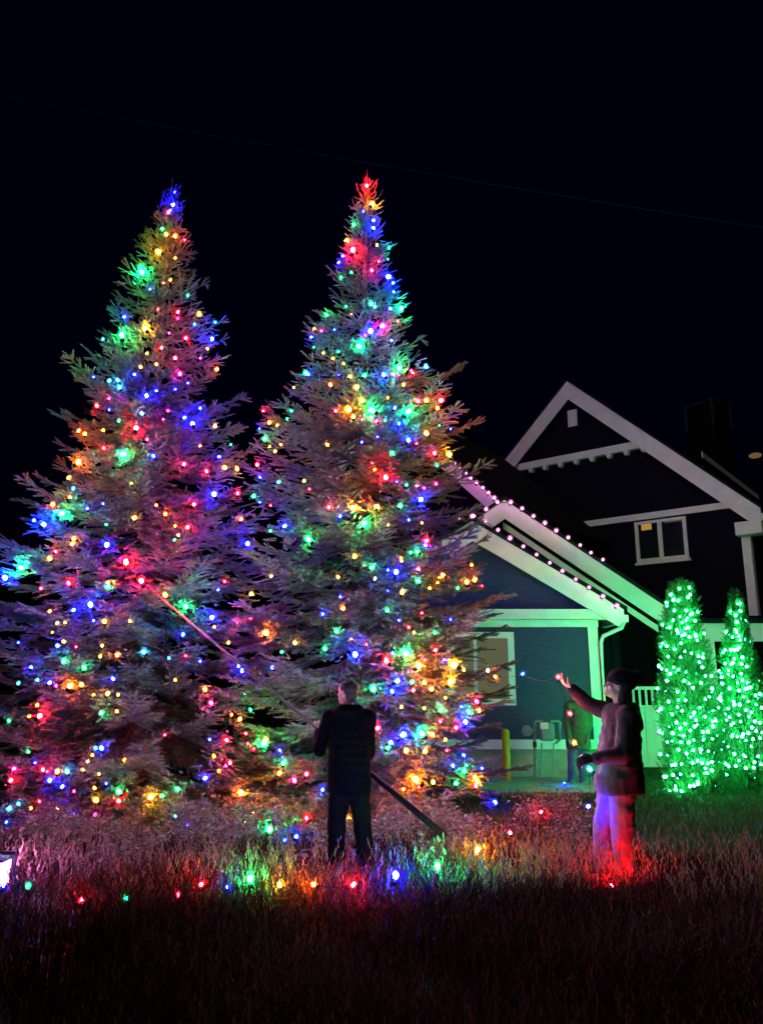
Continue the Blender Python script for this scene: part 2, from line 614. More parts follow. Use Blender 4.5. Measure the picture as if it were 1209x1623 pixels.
# upper window
u0, u1 = H.uz(1010, 896, 0.03), H.uz(1086, 818, 0.03)
wa0, wa1, wz0_, wz1_ = u0[0], u1[0], u0[1] + 0.06, u1[1]
wb = empty('window', (0, 0, 0))
wb.parent = big
fm = MB()
fw = 0.10
for (a0, a1, zz0, zz1) in ((wa0, wa0 + fw, wz0_, wz1_), (wa1 - fw, wa1, wz0_, wz1_), (wa0 + fw, wa1 - fw, wz1_ - fw * .8, wz1_), (wa0 + fw, wa1 - fw, wz0_, wz0_ + fw)):
    H.rect(a0, a1, zz0, zz1, 0.022, 0.07, fm)
build_under(fm, 'frame', M_white, wb, big.location)
wm = wa0 + (wa1 - wa0) * 0.49
mm = MB()
H.rect(wm - 0.06, wm + 0.06, wz0_ + fw, wz1_ - fw * .8, 0.024, 0.062, mm)
build_under(mm, 'mullion', M_white, wb, big.location)
sm = MB()
H.rect(wa0 - 0.05, wa1 + 0.05, wz0_ - 0.07, wz0_ - 0.004, 0.022, 0.11, sm)
build_under(sm, 'sill', M_white, wb, big.location)
for (a0, a1) in ((wa0 + fw, wm - 0.06), (wm + 0.06, wa1 - fw)):
    pm = MB()
    H.rect(a0 + 0.001, a1 - 0.001, wz0_ + fw + 0.001, wz1_ - fw * .8 - 0.001, 0.024, 0.034, pm)
    build_under(pm, 'pane', M_glass, wb, big.location)
# lit lamp shade and a lit valance seen through the panes
l0, l1 = H.uz(1016, 841, 0.04), H.uz(1031, 826, 0.04)
pm = MB()
H.rect(l0[0], l1[0], l0[1], l1[1], 0.0345, 0.038, pm)
build_under(pm, 'lamp_glow', emit_mat('amber_room_light', (1.0, 0.55, 0.12), 0.55), wb, big.location)
l0, l1 = H.uz(1052, 829, 0.04), H.uz(1079, 822, 0.04)
pm = MB()
H.rect(l0[0], l1[0], l0[1], l1[1], 0.0345, 0.038, pm)
build_under(pm, 'valance', mat('valance_cloth', (0.35, 0.27, 0.2), 0.9), wb, big.location)

# rear gable whose rake slopes down behind the left spruce
PC = at(797, 800, 17.6)
C = Fr((PC.x, PC.y, 0), Hd)
cz = PC.z
lc, zc2 = C.uz(716, 731, 0.0)
slc = (zc2 - cz) / (0 - lc)
apc = -3.6
gable(C, apc, cz - slc * apc, -apc, slc, 0.42, -0.3, 0.0, -6.0, big)
C.prism([(2 * apc + 0.4, 0), (-0.4, 0), (-0.4, cz + slc * 0.4 - 0.2), (apc, cz - slc * apc - 0.2), (2 * apc + 0.4, cz + slc * 0.4 - 0.2)], -0.5, -0.3).build('wall', M_siding_dark, big)

# rear dormer eave, chimney and roof light on the tall house
e0 = at(1112, 716, 23.0)
rd = Vector((0.618, 0.786, 0))
E = Fr((e0.x, e0.y, 0), rd)
rt, zt2 = E.uz(1215, 783, 0)
E.prism([(0, e0.z), (7, e0.z), (7, e0.z - 0.20), (0, e0.z - 0.20)], -0.03, 0.02).build('dormer_fascia', M_white, big)
E.prism([(0, e0.z + 0.01), (7, e0.z + 0.01), (7, e0.z + 0.08), (0, e0.z + 0.08)], -3.0, 0.05).build('dormer_roof', M_shingle, big)
E.prism([(0.1, e0.z - 2.5), (6.9, e0.z - 2.5), (6.9, e0.z - 0.01), (0.1, e0.z - 0.01)], -3.0, -0.25).build('dormer_wall', M_siding_dark, big)
lc_ = at(1196, 722, 27.0)
roofl = MB()
roofl.ell(lc_, (0.22, 0.22, 0.09))
roofl.build('roof_lamp', emit_mat('dim_amber_lamp', (1.0, 0.60, 0.28), 0.20), big, smooth=True)
M_chim = mat('chimney_cladding', (0.004, 0.004, 0.007), 0.7, 0.2, var=0.2, scale=5)
M_chim_trim = mat('chimney_trim_paint', (0.03, 0.04, 0.08), 0.6, 0.2)
c0 = at(1133, 634, 31.0)
cw, cd = 1.25, 1.25
ud, nd = Vector(Hd), Vector((-0.618, -0.786, 0))
ch = MB()
zb_ = c0.z - 3.2
cen = Vector((c0.x, c0.y, 0))
rotc = Matrix.Rotation(math.atan2(-0.618, 0.786) + R(72), 3, 'Z')
cc = cen + Vector((0, cd * 0.7, 0))
ch.box((cc.x, cc.y, (c0.z + zb_) / 2), (cw, cd, c0.z - zb_), rotc)
chim = ch.build('chimney', M_chim, big)
cm = MB()
for sx in (-1, 1):
    for sy in (-1, 1):
        o = rotc @ Vector((sx * (cw / 2 + 0.012), sy * (cd / 2 + 0.012), 0))
        cm.box((cc.x + o.x, cc.y + o.y, c0.z - 0.55), (0.09, 0.09, 1.1), rotc)
cm.box((cc.x, cc.y, c0.z + 0.035), (cw + 0.14, cd + 0.14, 0.07), rotc)
build_under(cm, 'chimney_cap', M_chim_trim, chim, big.location)

# porch: railing, skirting panel, post, beam
porch = empty('porch', (at(1060, 1212, 17.2).x, 17.2, 0))
tag(porch, 'white railed porch with boarded skirting behind the green lit shrubs', 'porch')
P = Fr((0, 17.2, 0), (1, 0, 0))
pa0, zr1 = P.uz(978, 1088)
pa1, zr0 = P.uz(1230, 1120)
_, zp0 = P.uz(1040, 1212)
P.rect(pa0, pa1, zr1 - 0.07, zr1, -0.03, 0.09).build('top_rail', M_white, porch)
P.rect(pa0, pa1, zr0 - 0.03, zr0 + 0.03, -0.01, 0.07).build('bottom_rail', M_white, porch)
n_b = int((pa1 - pa0) / 0.135)
for k in range(n_b):
    a_ = pa0 + 0.05 + k * 0.135
    P.rect(a_ - 0.022, a_ + 0.022, zr0 + 0.031, zr1 - 0.071, 0.01, 0.05).build('baluster', M_white, porch)
k = 0
a_ = pa0
while a_ < pa1:
    P.rect(a_ + 0.004, a_ + 0.176, max(0.0, zp0 - 0.05), zr0 - 0.032, -0.03, 0.02 + 0.004 * (k % 2)).build('skirting_board', M_found if False else M_white, porch)
    a_ += 0.18
    k += 1
_, zbm1 = P.uz(1150, 988, 0.3)
_, zbm0 = P.uz(1150, 1016, 0.3)
P.rect(P.uz(1085, 1000, .3)[0], pa1 + 1.5, zbm0, zbm1, 0.1, 0.3).build('beam', M_white, porch)
a0, _ = P.uz(1116, 1040, .3)
a1, _ = P.uz(1134, 1040, .3)
P.rect(a0, a1, zr0 + 0.04, zbm0 - 0.002, 0.1, 0.28).build('porch_post', M_white, porch)
P.rect(pa0, pa1 + 1.5, zr0 - 0.2, zr0 - 0.035, -2.2, -0.035).build('deck', M_conc, porch)
P.prism([(pa0 - 0.5, zr0 - 0.03), (pa1 + 1.5, zr0 - 0.03), (pa1 + 1.5, zbm1 + 0.4), (pa0 - 0.5, zbm1 + 0.4)], -2.4, -2.25).build('back_wall', M_siding_dark, porch)
P.prism([(P.uz(1085, 1000, .3)[0], zbm1 + 0.004), (pa1 + 1.6, zbm1 + 0.004), (pa1 + 1.6, zbm1 + 0.10), (P.uz(1085, 1000, .3)[0], zbm1 + 0.10)], -2.5, 0.4).build('porch_roof', M_shingle, porch)

# ================================================================== GAS METER, BOLLARD, FLOODLIGHT, WIRE
gm0 = at(862, 1232, 15.05)
gm = empty('gas_meter', (gm0.x, gm0.y, 0))
tag(gm, 'grey gas meter with pipes standing against the slate blue wall', 'meter')


def gp(px, py, dy=0.0):
    v = at(px, py, gm0.y)
    v.y += dy
    return v


mb = MB()
mb.box(gp(866, 1160), (0.26, 0.20, 0.32))
mb.build('meter_body', M_meter, gm, bevel=0.03)
mb = MB()
mb.box(gp(860, 1150, -0.115), (0.15, 0.03, 0.12))
mb.build('dial_box', M_white, gm, bevel=0.008)
mb = MB()
mb.tube([gp(847, 1236), gp(847, 1146), gp(849, 1143), gp(852, 1143), gp(855, 1143)], 0.024)
mb.tube([gp(855, 1143), gp(859, 1143), gp(859, 1150)], 0.024)
mb.tube([gp(873, 1150), gp(873, 1143), gp(885, 1143), gp(887, 1145), gp(887, 1172), gp(887, 1180, 0.35)], 0.022)
mb.build('pipe', M_meter, gm, smooth=True)
mb = MB()
mb.tube([gp(835, 1158, -0.03), gp(835, 1158, 0.03)], 0.10, 16)
mb.tube([gp(835, 1158, -0.06), gp(835, 1158, -0.031)], 0.045, 12)
mb.tube([gp(836, 1158), gp(847, 1158)], 0.02)
mb.build('regulator', M_meter, gm)
mb = MB()
mb.box(gp(847, 1180), (0.06, 0.07, 0.10))
mb.build('valve', M_black, gm)
mb = MB()
mb.box(gp(868, 1205), (0.34, 0.05, 0.03))
mb.tube([gp(858, 1234), gp(858, 1178)], 0.015)
mb.tube([gp(877, 1234), gp(877, 1178)], 0.015)
mb.build('stand', M_meter, gm)

bo0 = at(803, 1228, 14.5)
bol = empty('bollard', (bo0.x, bo0.y, 0))
tag(bol, 'yellow steel bollard in front of the slate blue wall', 'bollard')
mb = MB()
zt_ = at(803, 1156, bo0.y).z
mb.tube([(bo0.x, bo0.y, 0), (bo0.x, bo0.y, zt_ - 0.05)], 0.070, 18)
mb.build('post', M_yellow, bol, smooth=True)
mb = MB()
mb.ell((bo0.x, bo0.y, zt_ - 0.05), (0.07, 0.07, 0.06), seg=18)
mb.build('cap', M_yellow, bol, smooth=True)

fl0 = atz(-9, 1383, 0.30)
fl = empty('lantern', (fl0.x, fl0.y, 0))
tag(fl, 'square pink white lit floodlight lantern in the grass at the left edge', 'lantern')
M_flood = emit_mat('pink_lantern_glass', (1.0, 0.30, 0.95), 10.0)
mb = MB()
mb.box(fl0, (0.17, 0.17, 0.17))
mb.build('glass_body', M_flood, fl)
fdir = Vector((0.05, 0.95, 0.26)).normalized()
mb = MB()
mb.box(fl0 + fdir * 0.16, (0.15, 0.15, 0.01), fdir.to_track_quat('Z', 'Y').to_matrix())
mb.build('lens', emit_mat('violet_flood_led', (0.85, 0.22, 1.0), 750.0), fl)
mb = MB()
mb.box(fl0 + fdir * 0.145, (0.19, 0.19, 0.016), fdir.to_track_quat('Z', 'Y').to_matrix())
mb.build('lens_holder', M_black, fl)
mb = MB()
mb.box(fl0 + Vector((0, 0, 0.097)), (0.20, 0.20, 0.02))
mb.tube([fl0 + Vector((0, 0, 0.108)), fl0 + Vector((0, 0, 0.14))], [0.06, 0.015], 12)
mb.build('cap', M_black, fl)
mb = MB()
mb.box((fl0.x, fl0.y, (fl0.z - 0.087) / 2), (0.12, 0.12, fl0.z - 0.09))
mb.build('stand', M_black, fl)

wv = []
w0, w1 = at(-200, 110, 26), at(1500, 405, 24)
for i in range(41):
    t = i / 40
    p = w0.lerp(w1, t)
    p.z -= 1.3 * 4 * t * (1 - t) * 0.25
    wv.append(p)
mb = MB()
mb.tube(wv, 0.012, 5)
tag(mb.build('overhead_wire', mat('overhead_cable', (0.05, 0.05, 0.06), 0.5)), 'thin dark overhead wire sagging across the night sky', 'wire')


# ================================================================== SPRUCES
def interp(tab, z):
    xs = [t[0] for t in tab]
    ys = [t[1] for t in tab]
    return float(np.interp(z, xs, ys))


def profile(axis_px, base, rows):
    """rows of (py, left half width px, right half width px) -> table of (z, rl, rr)"""
    out = []
    for py, l, r in rows:
        a = at(axis_px - l, py, base.y)
        b = at(axis_px + r, py, base.y)
        out.append((max(a.z, 0.0), max(base.x - a.x, 0.04), max(b.x - base.x, 0.04)))
    out.sort()
    return out


TREE_L = dict(axis=272, Y=12.4, top=282,
              rows=[(300, 8, 8), (330, 20, 22), (370, 45, 45), (400, 60, 45), (440, 70, 52), (480, 108, 62), (520, 120, 88), (560, 125, 85), (600, 160, 100), (650, 175, 110),
                    (700, 205, 120), (760, 225, 135), (800, 255, 150), (850, 275, 165), (900, 290, 190), (1000, 310, 220), (1100, 330, 240), (1200, 335, 250), (1290, 300, 240)])
TREE_R = dict(axis=581, Y=12.0, top=270,
              rows=[(290, 8, 10), (320, 20, 20), (360, 35, 34), (400, 44, 42), (450, 55, 50), (480, 85, 65), (520, 95, 72), (560, 115, 98), (600, 135, 132), (640, 152, 145),
                    (680, 190, 160), (740, 208, 158), (800, 218, 178), (850, 222, 200), (900, 225, 215), (960, 230, 235), (1000, 235, 250), (1080, 240, 245), (1150, 245, 255), (1230, 245, 255), (1300, 235, 240)])


def rad(tree, z, cosaz):
    """crown radius at height z; cosaz = 1 towards +X, -1 towards -X"""
    zs = tree['zs']
    rl = np.interp(z, zs, tree['rl'])
    rr = np.interp(z, zs, tree['rr'])
    k = (cosaz + 1) / 2
    return rl * (1 - k) + rr * k


def brush_template(n_needle, L, r, seed, ang=48):
    rg = np.random.default_rng(seed)
    vs, fs, tt = [], [], []
    # stem: three sided spike
    for k in range(3):
        t = 2 * math.pi * k / 3
        vs.append((0, 0.004 * math.cos(t), 0.004 * math.sin(t)))
    vs.append((L, 0, 0))
    fs += [(0, 1, 3), (1, 2, 3), (2, 0, 3)]
    for i in range(n_needle):
        x = L * (i + rg.random()) / n_needle
        ph = i * 2.399 + rg.random()
        a = math.radians(ang + rg.normal() * 10) * (1 - 0.55 * x / L)
        ln = r / math.sin(math.radians(ang)) * (0.8 + 0.4 * rg.random())
        d = np.array((math.cos(a), math.sin(a) * math.cos(ph), math.sin(a) * math.sin(ph)))
        s = np.array((0, -math.sin(ph), math.cos(ph)))
        b = len(vs)
        w = 0.0095
        p = np.array((x, 0, 0))
        vs += [tuple(p + s * w - d * 0.002), tuple(p - s * w), tuple(p + d * ln)]
        fs.append((b, b + 1, b + 2))
    return np.array(vs, np.float32), np.array(fs, np.int32)


BRUSH = [brush_template(26, 0.20, 0.034, 1, 52), brush_template(28, 0.22, 0.036, 2, 52), brush_template(24, 0.17, 0.032, 3, 52)]


def rot_to(dirs, roll):
    """rotation matrices whose x column is dirs (N,3)"""
    d = dirs / np.linalg.norm(dirs, axis=1, keepdims=True)
    up = np.tile(np.array((0, 0, 1.0)), (len(d), 1))
    up[np.abs(d[:, 2]) > 0.95] = (1, 0, 0)
    s = np.cross(up, d)
    s /= np.linalg.norm(s, axis=1, keepdims=True)
    u = np.cross(d, s)
    c, sn = np.cos(roll)[:, None], np.sin(roll)[:, None]
    s2 = s * c + u * sn
    u2 = -s * sn + u * c
    return np.stack([d, s2, u2], axis=2)


def scatter(templates, pos, dirs, scale, tint, rgen):
    V, F, T = [], [], []
    base = 0
    which = rgen.integers(0, len(templates), len(pos))
    for i, (tv, tf) in enumerate(templates):
        m = which == i
        if not m.any():
            continue
        M = rot_to(dirs[m], rgen.random(m.sum()) * 6.28)
        v = np.einsum('nij,kj->nki', M, tv) * scale[m][:, None, None] + pos[m][:, None, :]
        n, k = v.shape[0], v.shape[1]
        V.append(v.reshape(-1, 3))
        F.append((tf[None] + (np.arange(n) * k)[:, None, None] + base).reshape(-1, 3))
        T.append(np.repeat(tint[m], k))
        base += n * k
    return np.concatenate(V), np.concatenate(F), np.concatenate(T)


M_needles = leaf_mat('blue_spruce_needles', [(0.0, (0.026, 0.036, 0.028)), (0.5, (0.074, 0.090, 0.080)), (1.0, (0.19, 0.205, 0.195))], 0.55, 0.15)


def set_up(tree):
    base = Vector((at(tree['axis'], tree['top'] + 20, tree['Y']).x, tree['Y'], 0))
    topz = at(tree['axis'], tree['top'], tree['Y']).z
    pr = profile(tree['axis'], base, tree['rows'])
    tree['zs'] = np.array([0.0] + [p[0] for p in pr] + [topz])
    tree['rl'] = np.array([pr[0][1]] + [p[1] for p in pr] + [0.02])
    tree['rr'] = np.array([pr[0][2]] + [p[2] for p in pr] + [0.02])
    tree['base'] = base
    tree['H'] = topz


set_up(TREE_L)
set_up(TREE_R)


def spruce(tree, label, seed, bulbs):
    rg = random.Random(seed)
    base, topz = tree['base'], tree['H']
    root = empty('spruce_tree', base)
    tag(root, label, 'tree')
    tr = MB()
    n = 16
    pts, rs = [], []
    for i in range(n + 1):
        t = i / n
        pts.append(base + Vector((0.03 * math.sin(t * 7), 0.03 * math.cos(t * 5), topz * 0.985 * t)))
        rs.append(0.17 * (1 - t) ** 0.9 + 0.008)
    tr.tube(pts, rs, 10)
    tr.build('trunk', M_bark, root, smooth=True)
    limbs = MB()
    POS, DIR, SCL, TNT = [], [], [], []

    def piece(p, d, s, t):
        POS.append(p)
        DIR.append(d)
        SCL.append(s)
        TNT.append(t)

    z = 0.12
    while z < topz - 0.60:
        f = z / topz
        spread = rad(tree, z, 0.0)
        nb = 9 if f < 0.75 else (7 if f < 0.93 else 5)
        a0 = rg.random() * 6.28
        for k in range(nb):
            az = a0 + 6.2832 * (k + rg.uniform(-.35, .35)) / nb
            zz = z + rg.uniform(-0.10, 0.10)
            if zz < 0.08:
                zz = 0.08
            ca, sa = math.cos(az), math.sin(az)
            # elevation: droop low down, rising near the top
            elev = (-0.16 + 0.62 * max(0.0, f - 0.30) / 0.7) if f > 0.30 else -0.16 + 0.1 * (0.3 - f)
            elev += rg.uniform(-0.14, 0.14)
            # tip height is where the crown radius is read
            Lh = rad(tree, zz, ca) * rg.uniform(0.80, 1.10)
            zt = zz + Lh * math.tan(elev)
            Lh = float(rad(tree, min(max(zt, 0.1), topz), ca)) * (rg.uniform(0.72, 1.06) if rg.random() < 0.93 else rg.uniform(1.05, 1.18))
            Lh *= 0.99 + 0.16 * math.sin(az * 2.0 + z * 2.3 + seed) * math.sin(z * 3.1 + az + seed * 2)
            Lh = Lh - 0.11
            if Lh < 0.05:
                continue
            nseg = max(3, int(Lh / 0.155))
            bp = []
            for i in range(nseg + 1):
                t = i / nseg
                # slight sag then upturned tip
                h = zz + Lh * (math.tan(elev) * t - 0.10 * math.sin(math.pi * t) + 0.16 * max(0, t - 0.6) ** 1.5)
                wob = 0.04 * math.sin(t * 5 + k) * Lh * 0.3
                bp.append(Vector((base.x + ca * Lh * t - sa * wob, base.y + sa * Lh * t + ca * wob, max(h, 0.06))))
            st = max(1, nseg // 4)
            lp = bp[::st]
            if lp[-1] is not bp[-1]:
                lp.append(bp[-1])
            limbs.tube(lp, [0.018 * Lh ** 0.5 * (1 - 0.85 * i / (len(lp) - 1)) + 0.003 for i in range(len(lp))], 4, cap=False)
            back = sa > 0.35
            ps = min(1.0, 0.50 + Lh * 0.9)
            # brushes along the axis of the branch
            tint0 = rg.uniform(0.2, 0.75)
            for i in range(1, nseg + 1):
                t = i / nseg
                if t < 0.22 and Lh > 0.6:
                    continue
                d = (bp[i] - bp[i - 1]).normalized()
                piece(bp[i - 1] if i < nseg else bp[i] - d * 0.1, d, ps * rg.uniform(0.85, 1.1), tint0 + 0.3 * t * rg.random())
                if t < 0.2:
                    continue
                side = Vector((-d.y, d.x, 0)).normalized()
                rem = Lh * (1 - t)
                for sg in ((-1, 1) if not back or rg.random() < 0.4 else ()):
                    for rep in range(2 if Lh > 1.1 else 1):
                        ll = min(0.55, 0.10 + rem * 0.50) * rg.uniform(0.6, 1.1)
                        ang = rg.uniform(0.55, 1.0)
                        dd = (d * math.cos(ang) + side * sg * math.sin(ang) + Vector((0, 0, rg.uniform(-0.32, 0.18)))).normalized()
                        p = bp[i - 1].lerp(bp[i], rg.random())
                        npc = max(1, int(ll / 0.15))
                        for j in range(npc):
                            piece(p + dd * (0.15 * j + 0.02), (dd + Vector((0, 0, rg.uniform(-.12, .2)))).normalized(), ps * rg.uniform(0.8, 1.1), tint0 + rg.uniform(-0.1, 0.35) * (j + 1) / npc)
                            # little finger twigs
                            if j >= npc - 2 and not back and rg.random() < 0.75:
                                s2 = 1 if rg.random() < .5 else -1
                                d2 = (dd * 0.75 + (d if s2 > 0 else side * sg) * 0.7 + Vector((0, 0, rg.uniform(-.2, .3)))).normalized()
                                piece(p + dd * (0.15 * j + 0.07), d2, ps * rg.uniform(0.65, 0.95), tint0 + rg.uniform(0.05, 0.4))
        z += (0.235 if f < 0.7 else 0.20) * rg.uniform(0.9, 1.1)
    # leader and its whorl of upright shoots
    for i in range(5):
        piece(base + Vector((0, 0, topz - 0.60 + 0.115 * i)), Vector((0.02, 0, 1)), 0.95 - 0.08 * i, 0.5)
    for k in range(6):
        a = k * 1.047 + 0.3
        piece(base + Vector((0, 0, topz - 0.42)), Vector((math.cos(a), math.sin(a), 0.9)).normalized(), 0.95, 0.5)
        piece(base + Vector((0, 0, topz - 0.62)), Vector((math.cos(a + .5), math.sin(a + .5), 0.55)).normalized(), 1.05, 0.5)
    # every bulb is clipped among the twigs of a branch tip
    for bp_, s_ in bulbs:
        od = Vector((bp_.x - base.x, bp_.y - base.y, 0))
        od = od.normalized() if od.length > 0.02 else Vector((0, -1, 0))
        f = bp_.z / topz
        od = (od + Vector((0, 0, -0.1 + 0.9 * max(0, f - 0.35)))).normalized()
        sd = Vector((-od.y, od.x, 0)).normalized()
        t0 = rg.uniform(0.3, 0.8)
        for q in range((8, 18, 26)[s_]):
            dd = (od + sd * rg.uniform(-.8, .8) + Vector((0, 0, rg.uniform(-.45, .45)))).normalized()
            a_ = rg.uniform(0, 6.28)
            r_ = rg.uniform(0.035, 0.10) if q % 2 else rg.uniform(0.08, (0.14, 0.19, 0.25)[s_])
            st = bp_ - od * rg.uniform(0.10, 0.22) + sd * r_ * math.cos(a_) + Vector((0, 0, r_ * math.sin(a_)))
            piece(st, dd, rg.uniform(0.6, 0.95), t0 + rg.uniform(-.15, .25))
    limbs.build('limbs', M_bark, root)['kind'] = 'stuff'
    pos = np.array([tuple(p) for p in POS], np.float32)
    dr = np.array([tuple(p) for p in DIR], np.float32)
    rgen = np.random.default_rng(seed)
    keep = np.ones(len(pos), bool)
    sc_a = np.array(SCL, np.float32)
    mid_ = pos + dr * (0.10 * sc_a)[:, None]
    for bp_, s_ in bulbs:                                   # nobody hangs a bulb behind a twig that hides it
        b_ = np.array(tuple(bp_))
        w_d = np.array((0.0, 0.0, CAM_H)) - b_
        w_d /= np.linalg.norm(w_d)
        rel = mid_ - b_
        al = rel @ w_d
        dist = np.linalg.norm(rel - al[:, None] * w_d, axis=1)
        keep &= ~((al > 0.015) & (al < 1.2) & (dist < 0.045 + 0.012 * s_))
    pos, dr = pos[keep], dr[keep]
    SCL = sc_a[keep]
    TNT = np.array(TNT, np.float32)[keep]
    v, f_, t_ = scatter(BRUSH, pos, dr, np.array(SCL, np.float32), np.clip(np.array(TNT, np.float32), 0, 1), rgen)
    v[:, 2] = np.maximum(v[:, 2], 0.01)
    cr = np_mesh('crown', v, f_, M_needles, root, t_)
    cr['kind'] = 'stuff'
    print('spruce pieces', len(pos), 'tris', len(f_))
    return root


# ================================================================== LIGHT BULBS
BC = dict(r=(1.0, 0.002, 0.006), o=(1.0, 0.085, 0.002), y=(1.0, 0.30, 0.006), g=(0.0015, 1.0, 0.13), b=(0.0015, 0.004, 1.0), w=(1.0, 0.85, 0.75), p=(1.0, 0.003, 0.14), c=(0.004, 0.42, 1.0))
GAIN = dict(r=1.5, o=1.15, y=0.58, g=0.95, b=1.6, w=0.3, p=1.0, c=0.8)
BS = {0: (0.0125, 0.021, 600), 1: (0.0195, 0.034, 1150), 2: (0.027, 0.052, 5400), 6: (0.0150, 0.024, 500), 7: (0.020, 0.036, 9000), 8: (0.0155, 0.026, 4500)}
BULB_MESH = {}


def bulb_mesh(c, s):
    key = (c, s)
    if key in BULB_MESH:
        return BULB_MESH[key]
    rc, rs, L = BS[s]
    core, shell, sock = MB(), MB(), MB()
    core.ell((0, 0, 0), (rc, rc, rc * 1.25), seg=6, rings=4)
    shell.ell((0, 0, 0.15 * rs), (rs, rs, rs * 1.35), seg=12, rings=8)  # cap drawn oversized, its own emission stands in for the bulb's bloom
    sock.tube([(0, 0, -1.15 * rs), (0, 0, -1.9 * rs)], rs * 0.55, 8)
    me = bpy.data.meshes.new('bulb')
    v, f, mi = [], [], []
    for k, m in enumerate((core, shell, sock)):
        b = len(v)
        v += m.v
        f += [tuple(i + b for i in q) for q in m.f]
        mi += [k] * len(m.f)
    me.from_pydata(v, [], f)
    me.materials.append(emit_mat('bulb_core_%s%d' % (c, s), BC[c], L * GAIN[c]))
    me.materials.append(glow_shell_mat('bulb_glow_shell_' + c, BC[c], 0.42))
    me.materials.append(M_wire)
    me.polygons.foreach_set('material_index', mi)
    me.shade_smooth()
    BULB_MESH[key] = me
    return me


def add_bulb(parent, p, c, s, rr=random):
    o = bpy.data.objects.new('bulb', bulb_mesh(c, s))
    o.location = Vector(p) - Vector(parent.location)
    o.rotation_euler = (rr.uniform(-.9, .9), rr.uniform(-.9, .9), rr.uniform(0, 6.28))
    k = rr.uniform(0.82, 1.18)
    o.scale = (k, k, k)
    return link(o, parent)


def parse(txt, ox, oy, sc_):
    out = []
    for tok in txt.split():
        x, y, c = tok.split(',')
        s = 1
        if c[-1] == '+':
            s, c = 2, c[:-1]
        elif c[-1] == '-':
            s, c = 0, c[:-1]
        out.append((ox + float(x) / sc_, oy + float(y) / sc_, c, s))
    return out


C1 = parse('553,150,b+ 538,175,p 545,168,c- 518,228,g 532,245,y 507,300,y+ 454,366,g+ 505,484,r- 523,400,r- 569,493,r 568,513,p- 637,500,y 622,532,c- 688,526,c- 398,508,b '
           '465,547,y+ 390,566,g+ 594,576,r 678,579,b+ 516,607,r 663,610,y- 450,668,y- 692,675,o 430,692,b 350,712,c 377,710,c 382,733,c 349,769,p- 469,760,b+ 310,792,r 537,808,p- '
           '454,817,c 522,836,p- 616,850,b+ 687,857,y 435,864,r+ 272,882,y 252,872,o 332,928,r 394,947,g+ 252,972,o+ 490,953,b 588,979,r 660,1001,r 738,916,g- 718,990,y 757,993,y '
           '221,1022,y 235,1056,c- 684,1074,b+ 620,1107,r 170,1107,o 199,1137,g+ 529,1138,o 140,1172,b+ 430,1150,y 340,1172,g- 225,1085,y- 560,1175,o- 570,1205,o- '
           '480,420,b- 560,250,o 590,262,r- 560,320,o- 560,110,b 545,390,y- 600,440,g- 470,625,y- 500,660,y- 560,640,p 575,690,p 640,640,p- 560,740,b 500,745,b 600,720,b- 640,800,b 590,830,b '
           '380,840,g- 350,805,b- 420,1040,y- 330,1105,b- 280,1120,b- 700,955,b 640,920,o- 330,870,y- 470,900,p- 300,700,b- 330,580,c- 540,560,p- 600,1180,r 500,1110,o-', 0, 250, 2.015)
C2 = parse('560,107,r+ 580,177,y+ 546,206,b- 508,256,g 584,270,b+ 482,318,y 506,353,r+ 598,335,y- 643,345,g 467,377,b 452,402,b 578,432,r 605,397,r- 642,456,b+ 662,514,b 649,578,b 691,578,g+ '
           '404,602,g 575,560,g 359,656,y 386,664,p- 620,645,p+ 677,627,r- 573,664,b+ 553,680,p- 435,659,b- 529,723,g+ 654,700,c- 347,688,b 357,727,g- 393,748,y- 450,743,g- 785,800,c 684,806,g+ '
           '735,825,r 729,816,p- 550,834,g 624,832,b+ 656,830,p- 680,835,p- 452,834,b- 494,840,y 325,825,g 335,830,b 787,930,y 755,933,r 843,930,r+ 490,965,y+ 507,992,o 541,1003,p- 579,968,g+ '
           '667,958,b 719,972,g+ 630,1006,c- 597,1010,p 683,1019,b 836,1027,g- 718,1082,b+ 750,1095,r- 787,1056,y 818,1132,r 875,1138,y+ 657,1133,g 632,1225,r+ 828,1180,g- 163,972,r 187,1015,o '
           '217,1025,y- 254,1001,g- 149,1038,b- 169,1076,g 187,1107,y- 208,1125,y- 408,1099,y- 140,1176,r 151,1223,b 221,1243,g- 319,1238,y- 339,1270,r- 65,1286,r 126,1297,g 150,1320,b- 191,1332,r- '
           '673,1242,b- 711,1254,g- 752,1258,p- 779,1266,p- 824,1250,p- 414,1340,r 507,1341,o+ 597,1340,y+ 686,1335,g 766,1310,b+ 457,1374,b 550,1402,g+ 641,1408,y- 247,1410,b 77,1384,o 720,1388,b- '
           '190,1430,g- 480,570,g- 500,600,y- 640,390,g- 585,240,b 660,480,b 590,570,c- 430,770,y- 470,790,y- 520,880,y 420,870,o 440,970,r 280,880,y- 540,930,y 580,1170,r- 590,1195,o- 540,1090,b- '
           '830,960,o 770,1400,o- 880,1040,b- 270,970,g- 230,1100,y- 640,920,o- 700,870,o- 600,1070,b- 500,440,g- 460,460,g-', 350, 250, 2.418)
